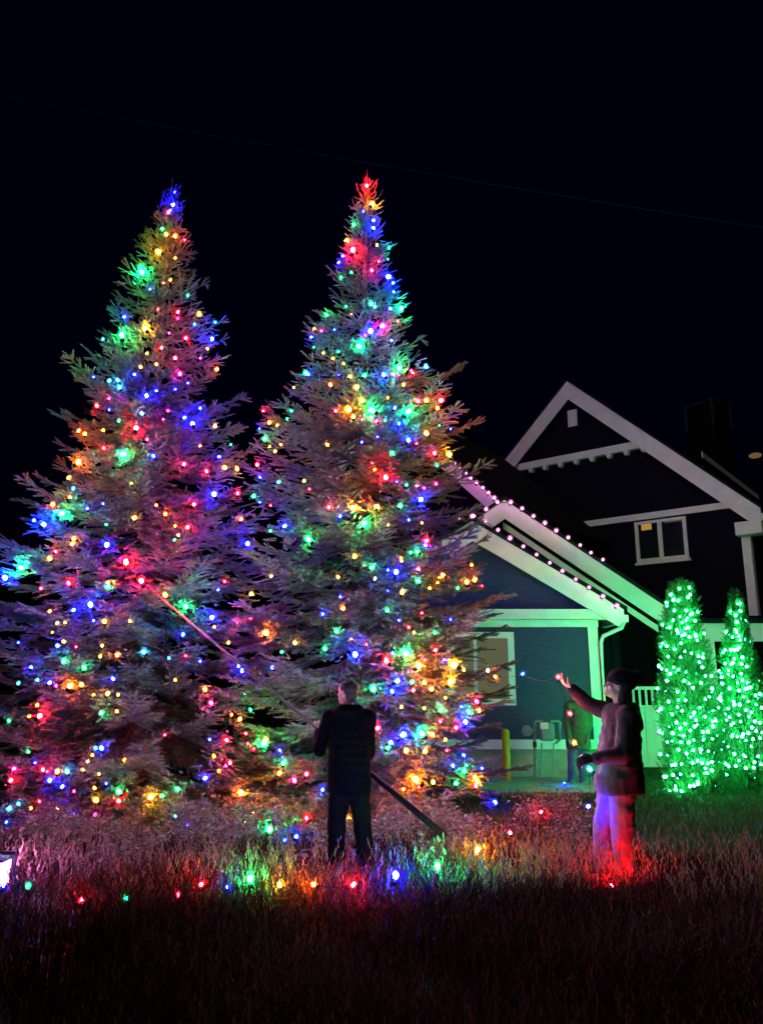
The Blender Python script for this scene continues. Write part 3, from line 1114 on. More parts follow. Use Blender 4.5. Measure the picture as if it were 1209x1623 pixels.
C3 = parse('178,150,r 160,172,y 237,108,o 232,125,y 342,128,b+ 68,201,g+ 17,233,b+ 403,183,r+ 452,243,r+ 345,250,y 345,262,g 132,267,r- 290,319,b+ 236,336,b 335,373,y 184,378,y- 209,376,y- 168,408,y- '
           '528,288,y 594,325,g+ 677,360,b+ 685,390,y- 760,379,r 800,364,p- 850,410,o+ 585,414,b 1075,403,g 942,441,y 1038,460,g 1120,428,y- 1170,446,r- 803,286,y 866,228,y- 718,245,r- 697,272,b- '
           '558,112,g- 791,124,b+ 985,110,g+ 908,68,b 1132,165,y 1080,231,y- 1187,200,g 1197,236,w- 1087,294,b- 1030,350,b 1095,330,o 416,372,y- 244,454,r- 205,437,y- 327,450,y- 321,484,y- 593,482,r- '
           '743,490,r- 762,516,b 773,530,b 362,555,b 225,578,o+ 261,575,y 180,578,p- 160,568,b 674,633,p 128,674,r+ 95,675,y- 325,665,g 373,660,y- 300,608,y- 345,603,y 378,607,y- 780,607,g- 655,589,o '
           '766,685,y 527,735,r- 92,789,g- 114,823,b- 325,777,b 307,777,c- 296,800,y- 281,820,y- 266,847,y- 317,860,y- 303,905,y- 307,943,y 398,815,y- 46,843,p 36,880,r 138,846,r 151,852,r- 184,852,y '
           '216,852,c 60,955,c- 380,946,r 483,934,y+ 568,908,g 656,873,b 724,752,r 786,731,r- 792,763,r- 810,781,r- 843,763,g+ 848,750,y 894,785,b 905,825,g 735,824,r 722,833,p- 684,803,y- 893,857,o '
           '979,860,r 770,921,o+ 807,996,y 860,1054,g+ 979,1000,r 946,1078,b 1115,1003,y 237,915,p- 99,970,y- 184,970,y- 127,948,r- 235,990,b- 305,990,p- 1134,478,b+ 730,440,y- 640,500,b- 200,900,b 160,880,b '
           '340,890,b- 30,970,c 20,1030,b- 205,500,g 270,520,g 120,560,c- 60,570,c- 375,480,o 185,450,b 300,370,b- 160,340,o- 220,250,r 110,50,b 460,470,c 540,490,c- 870,520,b 900,470,g- 800,655,g- '
           '740,670,o- 560,560,y- 670,750,b- 700,850,o- 520,930,g- 560,1010,c- 780,1030,y- 910,1090,b- 380,915,g 600,1040,b- 940,880,p 1030,910,b 880,980,p- 120,640,o- 30,690,g- 60,440,b- 100,520,b',
           0, 800, 2.015)
C4 = parse('788,138,r 783,155,b 752,181,g 727,183,g- 693,215,y- 672,258,b+ 757,247,r 755,292,g 942,296,y 972,287,o 907,320,g- 838,280,o- 695,335,y 720,470,r- 770,415,r- 637,405,g 683,443,b- '
           '634,597,r+ 658,567,b- 709,570,g+ 757,617,o+ 733,580,y- 782,595,r- 822,557,r 893,614,y+ 856,595,b- 676,676,b+ 656,715,b 584,706,g+ 733,680,g- 779,681,y 737,711,r 806,705,o 881,678,y+ '
           '692,775,y- 779,780,y- 843,785,g 921,774,b- 951,793,g 988,789,o 980,754,p 936,834,b+ 901,854,r 698,881,b+ 770,876,g+ 809,880,o 601,856,r 640,930,g 659,915,b- 710,943,y 783,946,o 865,942,r- '
           '889,1000,b 932,1020,g 973,1045,y 977,1078,r 901,1067,g 747,1053,o+ 813,1063,y 1022,636,w- 1050,660,o 930,960,b 1050,1140,b 830,300,y- 850,270,o 800,320,y- 820,490,g- 740,490,y- 860,740,y- '
           '840,830,r- 650,910,b 960,230,o- 1000,310,r- 880,440,b- 940,1000,g- 1000,1010,b- 700,1090,o- 760,1080,r- 860,900,y- 980,1060,o+ 640,250,b- 690,205,o- 640,330,b-', 350, 800, 2.418)


def place_on_tree(tree, px, py, s):
    """first point along the sight line inside the crown surface, a little below its skin"""
    d = ray(px, py)
    k = 0.86 if s > 0 else 0.82
    best = None
    Y = tree['Y'] - 3.6
    while Y < tree['Y'] + 1.2:
        p = ORI + d * (Y / d.y)
        dx, dy = p.x - tree['base'].x, p.y - tree['base'].y
        h = math.hypot(dx, dy)
        if 0.02 < p.z < tree['H'] + 0.1:
            r = float(rad(tree, p.z, dx / max(h, 1e-6)))
            if h < r * k:
                return p
            e = h / max(r, 0.05)
            if best is None or e < best[0]:
                best = (e, p)
        Y += 0.02
    return best[1] if best and best[0] < 1.6 else None


strL = empty('light_string', TREE_L['base'])
tag(strL, 'string of large coloured bulbs wound around the left tall spruce', 'string lights', 'coloured bulb strings wound on the spruces')
strR = empty('light_string', TREE_R['base'])
tag(strR, 'string of large coloured bulbs wound around the right tall spruce', 'string lights', 'coloured bulb strings wound on the spruces')
LB, RB, LS, RS = [], [], [], []
for (px, py, c, s) in C1 + C2 + C3 + C4:
    # the boundary between the two crowns runs from (375,600) down to (450,1300)
    first = 'L' if px < 372 + max(0, py - 650) * 0.12 else 'R'
    pl = place_on_tree(TREE_L, px, py, s)
    pr_ = place_on_tree(TREE_R, px, py, s)
    if first == 'L' and pl is None:
        first = 'R'
    if first == 'R' and pr_ is None:
        first = 'L'
    p = pl if first == 'L' else pr_
    if p is None:
        continue
    p = p.copy()
    p.z = max(p.z, 0.08)
    (LB if first == 'L' else RB).append(p)
    (LS if first == 'L' else RS).append(s)
    add_bulb(strL if first == 'L' else strR, p, c, s)
print('bulbs', len(LB), len(RB))


def wire_for(pts, parent, base, r=0.0035, maxd=40.0):
    """cable from bulb to bulb, round by round up the tree, hanging a little slack"""
    pts = sorted(pts, key=lambda p: p.z)
    left = list(pts)
    mb = MB()
    cur = left.pop(0)
    while left:
        j = min(range(len(left)), key=lambda i: (left[i] - cur).length + 1.6 * max(0, left[i].z - cur.z))
        nx = left.pop(j)
        if (nx - cur).length < maxd:
            seq = []
            for i in range(6):
                t = i / 5
                q = cur.lerp(nx, t)
                if (nx - cur).length > 0.7:                  # long runs pass behind the outer twigs
                    sh = 1 - 0.6 * math.sin(math.pi * t)
                    q.x, q.y = base.x + (q.x - base.x) * sh, base.y + (q.y - base.y) * sh
                q.z = max(0.03, q.z - 0.04 * math.sin(math.pi * t) - 0.02)
                seq.append(q)
            mb.tube(seq, r, 4, cap=False)
        cur = nx
    return mb.build('cable', M_wire, parent)


spruce(TREE_L, 'left tall spruce strung with coloured bulbs and topped by a blue spike', 21, list(zip(LB, LS)))
spruce(TREE_R, 'right tall spruce strung with coloured bulbs and topped by a red bulb', 33, list(zip(RB, RS)))

wire_for(LB, strL, TREE_L['base'])
wire_for(RB, strR, TREE_R['base'])

# ------------------------------------------------------------------ roof lights, pink white
BC['k'] = (1.0, 0.26, 0.74)
GAIN['k'] = 0.5
BS[3] = (0.020, 0.050, 75)


def roof_string(pix, fr, d, label):
    pts = []
    for px, py in pix:
        a_, z_ = fr.uz(px, py, d)
        pts.append(fr.p(a_, z_, d))
    root = empty('light_string', pts[0])
    tag(root, label, 'string lights', 'pink white bulb strings along the roof edges')
    for p in pts:
        o = add_bulb(root, p, 'k', 3)
        o.rotation_euler = (R(75), 0, 0)
    mb = MB()
    off = fr.n * -0.03
    mb.tube([p + off for p in pts], 0.008, 5)
    mb.build('cable', M_wire, root)


roof_string([(748, 818), (769, 827), (789, 840), (808, 853), (829, 866), (850, 879), (871, 892), (891, 905), (912, 918), (933, 931), (955, 945), (977, 960)], A, DA + 0.09,
            'pink white bulb string along the lower front gable edge')
roof_string([(728, 821), (751, 818), (770, 807), (788, 796), (809, 796), (827, 806), (845, 818), (863, 829), (881, 841), (900, 852), (919, 864), (936, 876), (955, 887)], B, DB + 0.09,
            'pink white bulb string over the upper gable peak and right edge')
roof_string([(720, 735), (729, 743), (738, 750), (746, 758), (755, 765), (765, 773), (774, 781), (783, 789)], C, 0.09,
            'pink white bulb string on the steep edge next to the right spruce')

# ================================================================== GREEN LIT SHRUBS
def spray_template(seed):
    rg = np.random.default_rng(seed)
    vs, fs = [], []
    n = 9
    for i in range(n):
        x = 0.10 * i / n
        sg = 1 if i % 2 else -1
        a = 0.7 + rg.normal() * 0.15
        ln = 0.055 * (1 - 0.5 * i / n)
        b = len(vs)
        vs += [(x, 0, 0), (x + 0.012, 0, 0.004), (x + ln * math.cos(a), sg * ln * math.sin(a), rg.normal() * 0.008)]
        fs.append((b, b + 1, b + 2))
    return np.array(vs, np.float32), np.array(fs, np.int32)


SPRAY = [spray_template(i) for i in range(3)]
M_cedar = leaf_mat('arborvitae_foliage', [(0.0, (0.014, 0.036, 0.012)), (0.5, (0.034, 0.09, 0.028)), (1.0, (0.065, 0.15, 0.045))], 0.5, 0.2)
BC['e'] = (0.02, 1.0, 0.26)
GAIN['e'] = 1.0
BS[4] = (0.018, 0.025, 560)
BS[5] = (0.013, 0.018, 560)


def shrub(axis, Y, top, rows, label, slabel, nsp, seed, lights):
    base = Vector((at(axis, top + 25, Y).x, Y, 0))
    topz = at(axis, top, Y).z
    pr = profile(axis, base, [(py, axis - l, r - axis) for py, l, r in rows])
    tr = dict(zs=np.array([0.0] + [p[0] for p in pr] + [topz]), rl=np.array([pr[0][1]] + [p[1] for p in pr] + [0.01]), rr=np.array([pr[0][2]] + [p[2] for p in pr] + [0.01]),
              base=base, H=topz, Y=Y)
    root = empty('arborvitae_shrub', base)
    tag(root, label, 'shrub', 'green lit shrubs beside the porch')
    mb = MB()
    for k in range(5):
        a = k * 1.256
        mb.tube([base + Vector((0.05 * math.cos(a), 0.05 * math.sin(a), 0)), base + Vector((0.16 * math.cos(a), 0.16 * math.sin(a), topz * 0.45)), base + Vector((0.03 * math.cos(a), 0.03 * math.sin(a), topz * 0.9))], [0.03, 0.02, 0.006], 6)
    mb.build('trunk', M_bark, root, smooth=True)
    rg = np.random.default_rng(seed)
    z = topz * (1 - np.sqrt(rg.random(nsp)) * 1.0)
    z = np.clip(topz - topz * rg.random(nsp) ** 0.75, 0.03, topz)
    az = rg.random(nsp) * 6.2832
    ca = np.cos(az)
    r = rad(tr, z, ca)
    lump = 0.97 + 0.17 * np.sin(az * 3 + z * 5 + seed) + 0.13 * np.sin(az * 7 - z * 9)
    rr_ = r * (0.40 + 0.50 * rg.random(nsp) ** 0.6) * lump
    pos = np.stack([base.x + rr_ * ca, base.y + rr_ * np.sin(az), z], 1)
    dirs = np.stack([ca * 0.75, np.sin(az) * 0.75, 0.75 + 0.5 * rg.random(nsp)], 1) + rg.normal(size=(nsp, 3)) * 0.35
    v, f, t = scatter(SPRAY, pos.astype(np.float32), dirs.astype(np.float32), (0.7 + 0.5 * rg.random(nsp)).astype(np.float32), rg.random(nsp).astype(np.float32), rg)
    np_mesh('crown', v, f, M_cedar, root, t)['kind'] = 'stuff'
    st = empty('light_string', base)
    tag(st, slabel, 'string lights', 'green light strings wrapped on the shrubs')
    pts = []
    for (px, py, s) in lights:
        d = ray(px, py)
        Yy = Y - 1.2
        found = None
        best = None
        while Yy < Y + 0.5:
            p = ORI + d * (Yy / d.y)
            dx, dy = p.x - base.x, p.y - base.y
            h = math.hypot(dx, dy)
            rr1 = float(rad(tr, min(max(p.z, 0), topz), dx / max(h, 1e-6)))
            if h < rr1 * 1.0 and p.z < topz:
                found = p
                break
            e = h - rr1
            if best is None or e < best[0]:
                best = (e, p)
            Yy += 0.02
        p = found or (best[1] if best[0] < 0.25 else None)
        if p is None:
            continue
        pts.append(p)
        add_bulb(st, p, 'e', 4 if s else 5)
    turns = 9
    for q in range(78):
        tq = (q + 0.5) / 78
        aq = tq * turns * 6.2832
        zq = 0.08 + (topz - 0.25) * (1 - (1 - tq) ** 0.8 if False else tq)
        cq, sq = math.cos(aq), math.sin(aq)
        if sq < -0.25:
            continue                                     # the front is already hung bulb by bulb
        rq = float(rad(tr, zq, cq)) * 1.02
        p = Vector((base.x + rq * cq, base.y + rq * sq, zq))
        pts.append(p)
        add_bulb(st, p, 'e', 4)
    wire_for(pts, st, base, 0.003)
    print('shrub lights', len(pts))


def plights(txt):
    out = []
    for tok in txt.split():
        x, y = tok.split(',')
        s = 1
        if y[-1] == '-':
            s, y = 0, y[:-1]
        out.append((1020 + float(x) / 4.058, 900 + float(y) / 4.058, s))
    return out


SL = plights('172,173 190,208 220,212 227,135 292,128 296,172 283,190 196,275 272,272 230,315- 300,300 310,295 278,325 270,340 328,340 245,352- 187,337- 165,383 212,400 218,418 270,390 285,385 246,436 262,428 '
             '292,446 330,430 333,440 342,466- 238,485 146,503 197,524 155,570- 262,537- 350,568 378,576 355,606- 375,640 145,658 220,655 167,682 148,726 258,728 315,772 366,740 216,797 158,860 222,850- 266,852 '
             '438,777 245,920 182,943 215,897- 322,932 335,980 393,958 210,995 265,1003 160,1022- 233,1033 297,1047 325,1020 185,1065 380,1057 410,1052 440,988 460,985 443,1020 237,1122 287,1123 320,1108- 222,1170 '
             '316,1174 365,1168 275,1195 413,1180- 180,1270 200,1265 240,1262- 313,1255 345,1240 372,1255 410,1258 435,1250 395,1290- 403,1320 437,1303 187,1333 312,1335 235,1327- 205,1425 243,1437 295,1405 320,1400 345,1390 '
             '346,1375 165,1435- 203,1403- 440,1100- 380,1108- 180,1115- 150,1120- 255,1080- 300,960- 340,1010- 395,845- 420,830- 360,900- 270,670- 290,745- 190,640- 235,575- 305,550- 395,695-')
SR = plights('600,230 615,232 618,278 590,305 597,350 590,400 595,415 567,446 610,440 615,465 558,528 580,528 600,525 612,512 580,585 632,577 522,615 560,622 572,610 625,618 660,635 543,660 542,685 625,682 500,703 '
             '632,723 664,740 503,745 550,775 610,790 650,780 665,775 685,770 717,820 745,812 490,828 495,853 575,860 580,880 615,880 670,860- 540,905 655,915 690,930 560,1010 575,1000 620,990- 712,988 745,997 '
             '693,1027 720,1050 670,1062 640,1070 600,1085 565,1083 630,1085 700,1102 655,1110- 580,1198 733,1213 710,1250 590,1274 655,1287 705,1285 525,1260 752,1265 530,980- 515,1045- 760,1060- 640,830- 600,740- '
             '570,700- 650,1215- 690,1150- 540,1150- 500,1170- 610,1240- 755,900- 720,880- 550,960- 610,945- 480,900- 470,1080- 480,1250-')
shrub(1076, 13.2, 922, [(930, 1061, 1093), (960, 1056, 1103), (1000, 1050, 1112), (1050, 1046, 1124), (1100, 1045, 1134), (1150, 1046, 1145), (1200, 1050, 1152), (1240, 1055, 1147), (1262, 1060, 1130)],
      'broad flat topped green shrub wrapped in green lights beside the porch railing', 'green light string on the broad shrub by the railing', 9000, 5, SL)
shrub(1166, 13.7, 938, [(947, 1160, 1172), (970, 1157, 1178), (1010, 1151, 1185), (1050, 1144, 1195), (1090, 1134, 1208), (1130, 1126, 1222), (1170, 1118, 1236), (1210, 1114, 1244), (1235, 1120, 1240)],
      'slender pointed green shrub wrapped in green lights at the right edge', 'green light string on the slender pointed shrub', 7500, 6, SR)

# ================================================================== PEOPLE
def solid(mb, voxel, smooth=6, wrinkle=0.0, wscale=6.0):
    """fuse overlapping closed shapes into one continuous skin"""
    me = bpy.data.meshes.new('tmp')
    me.from_pydata([tuple(p) for p in mb.v], [], mb.f)
    o = bpy.data.objects.new('tmp', me)
    COL.objects.link(o)
    m = o.modifiers.new('r', 'REMESH')
    m.mode = 'VOXEL'
    m.voxel_size = voxel
    if smooth:
        s = o.modifiers.new('s', 'SMOOTH')
        s.iterations = smooth
        s.factor = 0.5
    dg = bpy.context.evaluated_depsgraph_get()
    dg.update()
    out = bpy.data.meshes.new_from_object(o.evaluated_get(dg))
    bpy.data.objects.remove(o)
    bpy.data.meshes.remove(me)
    if wrinkle > 0:
        for v in out.vertices:
            p = v.co
            w = noise.noise(Vector((p.x * wscale + p.z * 2, p.y * wscale, p.z * wscale * 1.3))) + 0.5 * noise.noise(p * wscale * 2.7)
            v.co = p + v.normal * w * wrinkle
    out.shade_smooth()
    return out


def mesh_obj(name, me, m, parent=None, origin=(0, 0, 0)):
    o = bpy.data.objects.new(name, me)
    me.transform(Matrix.Translation(-Vector(origin)))
    me.materials.clear()
    me.materials.append(m)
    return link(o, parent)


def cap(mb, p0, p1, r0, r1, flat=None):
    """tapered limb with round ends"""
    p0, p1 = Vector(p0), Vector(p1)
    n = max(2, int((p1 - p0).length / (0.6 * min(r0, r1))) + 1)
    n = min(n, 14)
    mb.tube([p0.lerp(p1, i / n) for i in range(n + 1)], [r0 + (r1 - r0) * i / n for i in range(n + 1)], 12)
    mb.ell(p0, (r0, r0, r0), seg=12, rings=8)
    mb.ell(p1, (r1, r1, r1), seg=12, rings=8)


def hand(mb, wrist, d, pn, curl=0.5, k=1.0, spread=0.06):
    """palm, four unequal fingers and a thumb; d = direction of the palm, pn = palm normal (the side fingers curl to)"""
    d = Vector(d).normalized()
    pn = (Vector(pn) - d * Vector(pn).dot(d)).normalized()
    s = d.cross(pn).normalized()
    w = Vector(wrist)
    for t in (-1, -0.33, 0.33, 1):
        cap(mb, w + s * t * 0.016 * k, w + d * 0.085 * k + s * t * 0.030 * k, 0.014 * k, 0.0125 * k)
    lens = (0.072, 0.082, 0.078, 0.060)
    for i, t in enumerate((-1, -0.33, 0.33, 1)):
        p = w + d * 0.088 * k + s * t * 0.031 * k
        a = 0.15 + curl * 0.5
        for j, (fr_, rr_) in enumerate(((0.45, 0.0095), (0.32, 0.0088), (0.23, 0.0080))):
            a2 = curl * (0.55 + 0.75 * j) + 0.08
            dd = (d * math.cos(a2) + pn * math.sin(a2) + s * t * spread).normalized()
            q = p + dd * lens[i] * fr_ * k * 1.15
            cap(mb, p, q, rr_ * k, rr_ * 0.92 * k)
            p = q
    # thumb leaves the side near the base of the palm
    p = w + d * 0.025 * k - s * 0.030 * k
    dd = (d * 0.7 - s * 0.7 + pn * 0.25).normalized()
    q = p + dd * 0.042 * k
    cap(mb, p, q, 0.013 * k, 0.011 * k)
    dd = (d * 0.85 - s * 0.15 + pn * (0.4 + 0.4 * curl)).normalized()
    q2 = q + dd * 0.034 * k
    cap(mb, q, q2, 0.0108 * k, 0.0092 * k)
    cap(mb, q2, q2 + (dd + pn * 0.3).normalized() * 0.024 * k, 0.0092 * k, 0.0078 * k)


def head(mb, c, f, up, k=1.0):
    """skull, jaw, nose, brow, lips and ears; f = facing"""
    f = Vector(f).normalized()
    up = Vector(up)
    up = (up - f * up.dot(f)).normalized()
    s = f.cross(up).normalized()
    rot = Matrix((s, f, up)).transposed()
    c = Vector(c)

    def P(x, y, z):
        return c + (s * x + f * y + up * z) * k
    mb.ell(P(0, -0.008, 0.025), (0.077 * k, 0.096 * k, 0.098 * k), rot, 18, 12)
    mb.ell(P(0, 0.022, -0.045), (0.060 * k, 0.068 * k, 0.070 * k), rot, 16, 10)
    mb.ell(P(0, 0.068, -0.092), (0.026 * k, 0.022 * k, 0.020 * k), rot)
    cap(mb, P(0, 0.083, 0.012), P(0, 0.104, -0.028), 0.008 * k, 0.0125 * k)
    cap(mb, P(-0.012, 0.090, -0.032), P(0.012, 0.090, -0.032), 0.008 * k, 0.008 * k)
    cap(mb, P(-0.034, 0.076, 0.026), P(0.034, 0.076, 0.026), 0.011 * k, 0.011 * k)
    cap(mb, P(-0.018, 0.082, -0.058), P(0.018, 0.082, -0.058), 0.0085 * k, 0.0085 * k)
    cap(mb, P(-0.016, 0.080, -0.068), P(0.016, 0.080, -0.068), 0.008 * k, 0.008 * k)
    for sx in (-1, 1):
        mb.ell(P(sx * 0.044, 0.062, -0.022), (0.022 * k, 0.018 * k, 0.018 * k), rot)
        mb.ell(P(sx * 0.079, -0.005, -0.008), (0.010 * k, 0.020 * k, 0.033 * k), rot)
    return P, rot


def person(name_label, foot, J, mats, face, headup, hat=None, hair=True, hands=(), jacket_hem=0.0, hood=True, scale=1.0, coat_r=1.0, eyes=True):
    """J: joints in world coordinates"""
    org = Vector((foot[0], foot[1], 0))
    jk, tk = mats['jacket'], mats['trousers']
    b = MB()
    P, rot = head(b, J['head'], face, headup)
    cap(b, J['neck'], Vector(J['head']) + Vector((0, 0, -0.04)), 0.058, 0.052)
    cap(b, J['neck'], J['chest'], 0.07, 0.12)
    cap(b, J['chest'], J['pelvis'], 0.125, 0.125)
    for s in ('L', 'R'):
        cap(b, J['neck'], J['sh' + s], 0.06, 0.055)
        cap(b, J['sh' + s], J['el' + s], 0.050, 0.040)
        cap(b, J['el' + s], J['wr' + s], 0.040, 0.028)
        cap(b, J['pelvis'], J['hip' + s], 0.10, 0.09)
        cap(b, J['hip' + s], J['kn' + s], 0.078, 0.056)
        cap(b, J['kn' + s], J['an' + s], 0.054, 0.040)
        cap(b, J['an' + s], Vector(J['an' + s]) + Vector(J['toe' + s]) * 0.13 + Vector((0, 0, -0.05)), 0.04, 0.035)
    for s, d, pn, curl in hands:
        hand(b, J['wr' + s], d, pn, curl)
    body = mesh_obj('person', solid(b, 0.0065, 3), M_skin, None, org)
    body.location = org
    tag(body, name_label, 'person')
    # jacket
    side = (Vector(J['shR']) - Vector(J['shL'])).normalized()
    j = MB()
    ch, pe, nk = Vector(J['chest']), Vector(J['pelvis']), Vector(J['neck'])
    hem = pe + Vector((0, 0, -jacket_hem))
    rotz = Matrix.Rotation(math.atan2(side.y, side.x), 3, 'Z')
    for i in range(9):
        t = i / 8
        c = (ch + Vector((0, 0, 0.10))).lerp(hem, t)
        wdt = 0.185 + 0.010 * math.sin(t * 3.1) + 0.030 * t
        dep = 0.140 + 0.045 * t
        j.ell(c, (wdt * coat_r, dep * coat_r, 0.11), rotz, 18, 10)
    ring = [(0.217 * coat_r * math.cos(k * 6.2832 / 20), 0.187 * coat_r * math.sin(k * 6.2832 / 20)) for k in range(20)]
    vs = [hem + rotz @ Vector((a, b_, zz)) for zz in (0.06, -0.10) for a, b_ in ring]       # straight hem
    j.add(vs, [tuple(range(19, -1, -1)), tuple(range(20, 40))] + [(k, (k + 1) % 20, 20 + (k + 1) % 20, 20 + k) for k in range(20)])
    cap(j, nk + Vector((0, 0, -0.02)), ch + Vector((0, 0, 0.08)), 0.085, 0.12)
    for s in ('L', 'R'):
        cap(j, nk + Vector((0, 0, -0.05)), J['sh' + s], 0.075, 0.082 * coat_r)
        cap(j, ch + Vector((0, 0, 0.06)), J['sh' + s], 0.11, 0.085 * coat_r)
        cap(j, J['sh' + s], J['el' + s], 0.080 * coat_r, 0.066 * coat_r)
        cap(j, J['el' + s], Vector(J['el' + s]).lerp(Vector(J['wr' + s]), 0.93), 0.064 * coat_r, 0.050 * coat_r)
    mesh_obj('jacket', solid(j, 0.012, 4, mats.get('wrinkle', 0.012), 6), jk, body, org)
    if hood:
        h = MB()
        fv = Vector(face).normalized()
        fv.z = 0
        for k in range(9):
            a = math.pi * (k / 8) + math.atan2(fv.y, fv.x) + math.pi / 2
            c0_ = nk + Vector((math.cos(a) * 0.105, math.sin(a) * 0.105, -0.01))
            a2 = math.pi * ((k + 1) / 8) + math.atan2(fv.y, fv.x) + math.pi / 2
            c1_ = nk + Vector((math.cos(a2) * 0.105, math.sin(a2) * 0.105, -0.01))
            if k < 8:
                cap(h, c0_, c1_, 0.055, 0.055)
        cap(h, nk - fv * 0.10 + Vector((0, 0, -0.02)), nk - fv * 0.14 + Vector((0, 0, -0.16)), 0.075, 0.06)
        mesh_obj('hood', solid(h, 0.012, 5, 0.006, 9), jk, body, org)
    # trousers
    t = MB()
    cap(t, pe + Vector((0, 0, 0.02)), pe + Vector((0, 0, -0.06)), 0.13, 0.13)
    for s in ('L', 'R'):
        lk = mats.get('leg', 1.0)
        cap(t, pe, J['hip' + s], 0.115 * lk, 0.102 * lk)
        cap(t, J['hip' + s], J['kn' + s], 0.100 * lk, 0.084 * lk)
        cap(t, J['kn' + s], Vector(J['an' + s]) + Vector((0, 0, 0.02)), 0.082 * lk, 0.076 * lk)
    mesh_obj('trousers', solid(t, 0.012, 3, 0.013, 9), tk, body, org)
    for s in ('L', 'R'):
        bt = MB()
        an = Vector(J['an' + s])
        to = Vector(J['toe' + s]).normalized()
        cap(bt, an + Vector((0, 0, 0.05)), an + Vector((0, 0, -0.02)), 0.058, 0.055)
        cap(bt, an - to * 0.04 + Vector((0, 0, -0.04)), an + to * 0.17 + Vector((0, 0, -0.05)), 0.046, 0.040)
        mesh_obj('boot', solid(bt, 0.012, 3), M_boot, body, org)
    if hair:
        hh = MB()
        hh.ell(P(0, -0.020, 0.036), (0.083, 0.096, 0.096), rot, 18, 12)
        hh.ell(P(0, -0.055, -0.02), (0.070, 0.056, 0.060), rot, 18, 12)
        mesh_obj('hair', solid(hh, 0.008, 2, 0.006, 30), M_hair, body, org)
    if hat == 'beanie':
        hh = MB()
        hh.ell(P(0, -0.030, 0.070), (0.108, 0.128, 0.105), rot, 18, 12)
        hh.ell(P(0, -0.075, 0.085), (0.095, 0.105, 0.100), rot, 18, 12)
        for k in range(20):
            a, a2 = k * 6.2832 / 20, (k + 1) * 6.2832 / 20
            cap(hh, P(0.092 * math.cos(a), -0.022 + 0.110 * math.sin(a), 0.036), P(0.092 * math.cos(a2), -0.022 + 0.110 * math.sin(a2), 0.036), 0.020, 0.020)
        mesh_obj('beanie', solid(hh, 0.009, 3, 0.003, 40), M_wool, body, org)
        pm_ = MB()
        pm_.ell(P(0, -0.165, 0.150), (0.058, 0.058, 0.055), rot, 16, 12)
        mesh_obj('pompom', solid(pm_, 0.006, 0, 0.010, 60), M_wool, body, org)
        hb = MB()
        cap(hb, P(0, -0.085, -0.01), P(0, -0.090, -0.13), 0.052, 0.05)
        cap(hb, P(0.05, -0.05, -0.01), P(0.055, -0.06, -0.12), 0.038, 0.035)
        cap(hb, P(-0.05, -0.05, -0.01), P(-0.055, -0.06, -0.12), 0.038, 0.035)
        mesh_obj('hair', solid(hb, 0.009, 3, 0.006, 30), mat('dark_brown_hair', (0.02, 0.014, 0.010), 0.6, 0.3), body, org)
    if eyes:
        for sx in (-1, 1):
            e = MB()
            e.ell(P(sx * 0.032, 0.076, 0.002), (0.012, 0.010, 0.009), rot, 10, 6)
            e.build('eye', M_eye, body, smooth=True)
    return body


# ---- man with the pole, seen from behind
tip, low = at(243, 937, 10.3), at(706, 1326, 7.35)


def on_pole(px):
    """point of the pole at photo column px"""
    lo, hi = 0.0, 1.0
    for _ in range(50):
        m_ = (lo + hi) / 2
        p = tip.lerp(low, m_)
        d = p - ORI
        x = 604.5 + FPX * d.x / (d.y * CP + d.z * SP)
        if x < px:
            lo = m_
        else:
            hi = m_
    return tip.lerp(low, (lo + hi) / 2)


YM = 7.80
hL, hR = on_pole(494), on_pole(560)


def m_(px, py, dy=0.0):
    return at(px, py, YM + dy)


man_face = Vector((-0.80, 0.60, 0.05))
Jm = dict(head=m_(550, 1098), neck=m_(552, 1124), chest=m_(553, 1150), pelvis=m_(553, 1236),
          shL=m_(523, 1137, 0.06), elL=m_(506, 1188, 0.16), wrL=hL + Vector((0.075, -0.055, -0.065)),
          shR=m_(583, 1137, -0.03), elR=m_(584, 1192, 0.12), wrR=hR + Vector((0.09, -0.05, -0.02)),
          hipL=m_(538, 1243), hipR=m_(569, 1243), knL=m_(534, 1296, 0.03), knR=m_(574, 1300, 0.05),
          anL=m_(533, 1361, -0.02), anR=m_(579, 1366, 0.0), toeL=Vector((-0.55, 0.8, 0)), toeR=Vector((-0.2, 0.95, 0)))
pd = (low - tip).normalized()
person('person in a black hooded jacket and dark trousers raising a long pole, seen from behind', (m_(553, 1370).x, YM, 0), Jm,
       dict(jacket=M_black_coat, trousers=M_dark_jeans, wrinkle=0.009, leg=1.08), man_face, (0, 0, 1), hands=(('L', (hL - Jm['wrL']), (-0.2, 0.9, 0.5), 1.25), ('R', (hR - Jm['wrR']), (-0.3, 0.9, 0.2), 1.25)), jacket_hem=0.02)
pole = empty('long_pole', low)
tag(pole, 'long slanting pole held by the person in black, reaching into the left spruce', 'pole')
mid = on_pole(575)
pl_ = MB()
pl_.tube([tip, tip.lerp(mid, 0.5), mid], [0.014, 0.016, 0.018], 10)
pl_.build('upper_section', M_steel, pole, smooth=True)
pl_ = MB()
pl_.tube([mid + (mid - tip).normalized() * -0.05, low], [0.022, 0.033], 10)
pl_.build('lower_section', M_pole_dark, pole, smooth=True)
pl_ = MB()
tdir = (tip - low).normalized()
pl_.tube([tip, tip + tdir * 0.06, tip + tdir * 0.10 + Vector((-0.02, 0, 0.03)), tip + tdir * 0.10 + Vector((-0.06, 0, 0.03)), tip + tdir * 0.05 + Vector((-0.08, 0, 0.0))], 0.006, 6)
pl_.build('hook', M_steel, pole, smooth=True)

# ---- person in beanie on the right, left side to the camera, arm raised
YW = 7.25


def w_(px, py, dy=0.0):
    return at(px, py, YW + dy)


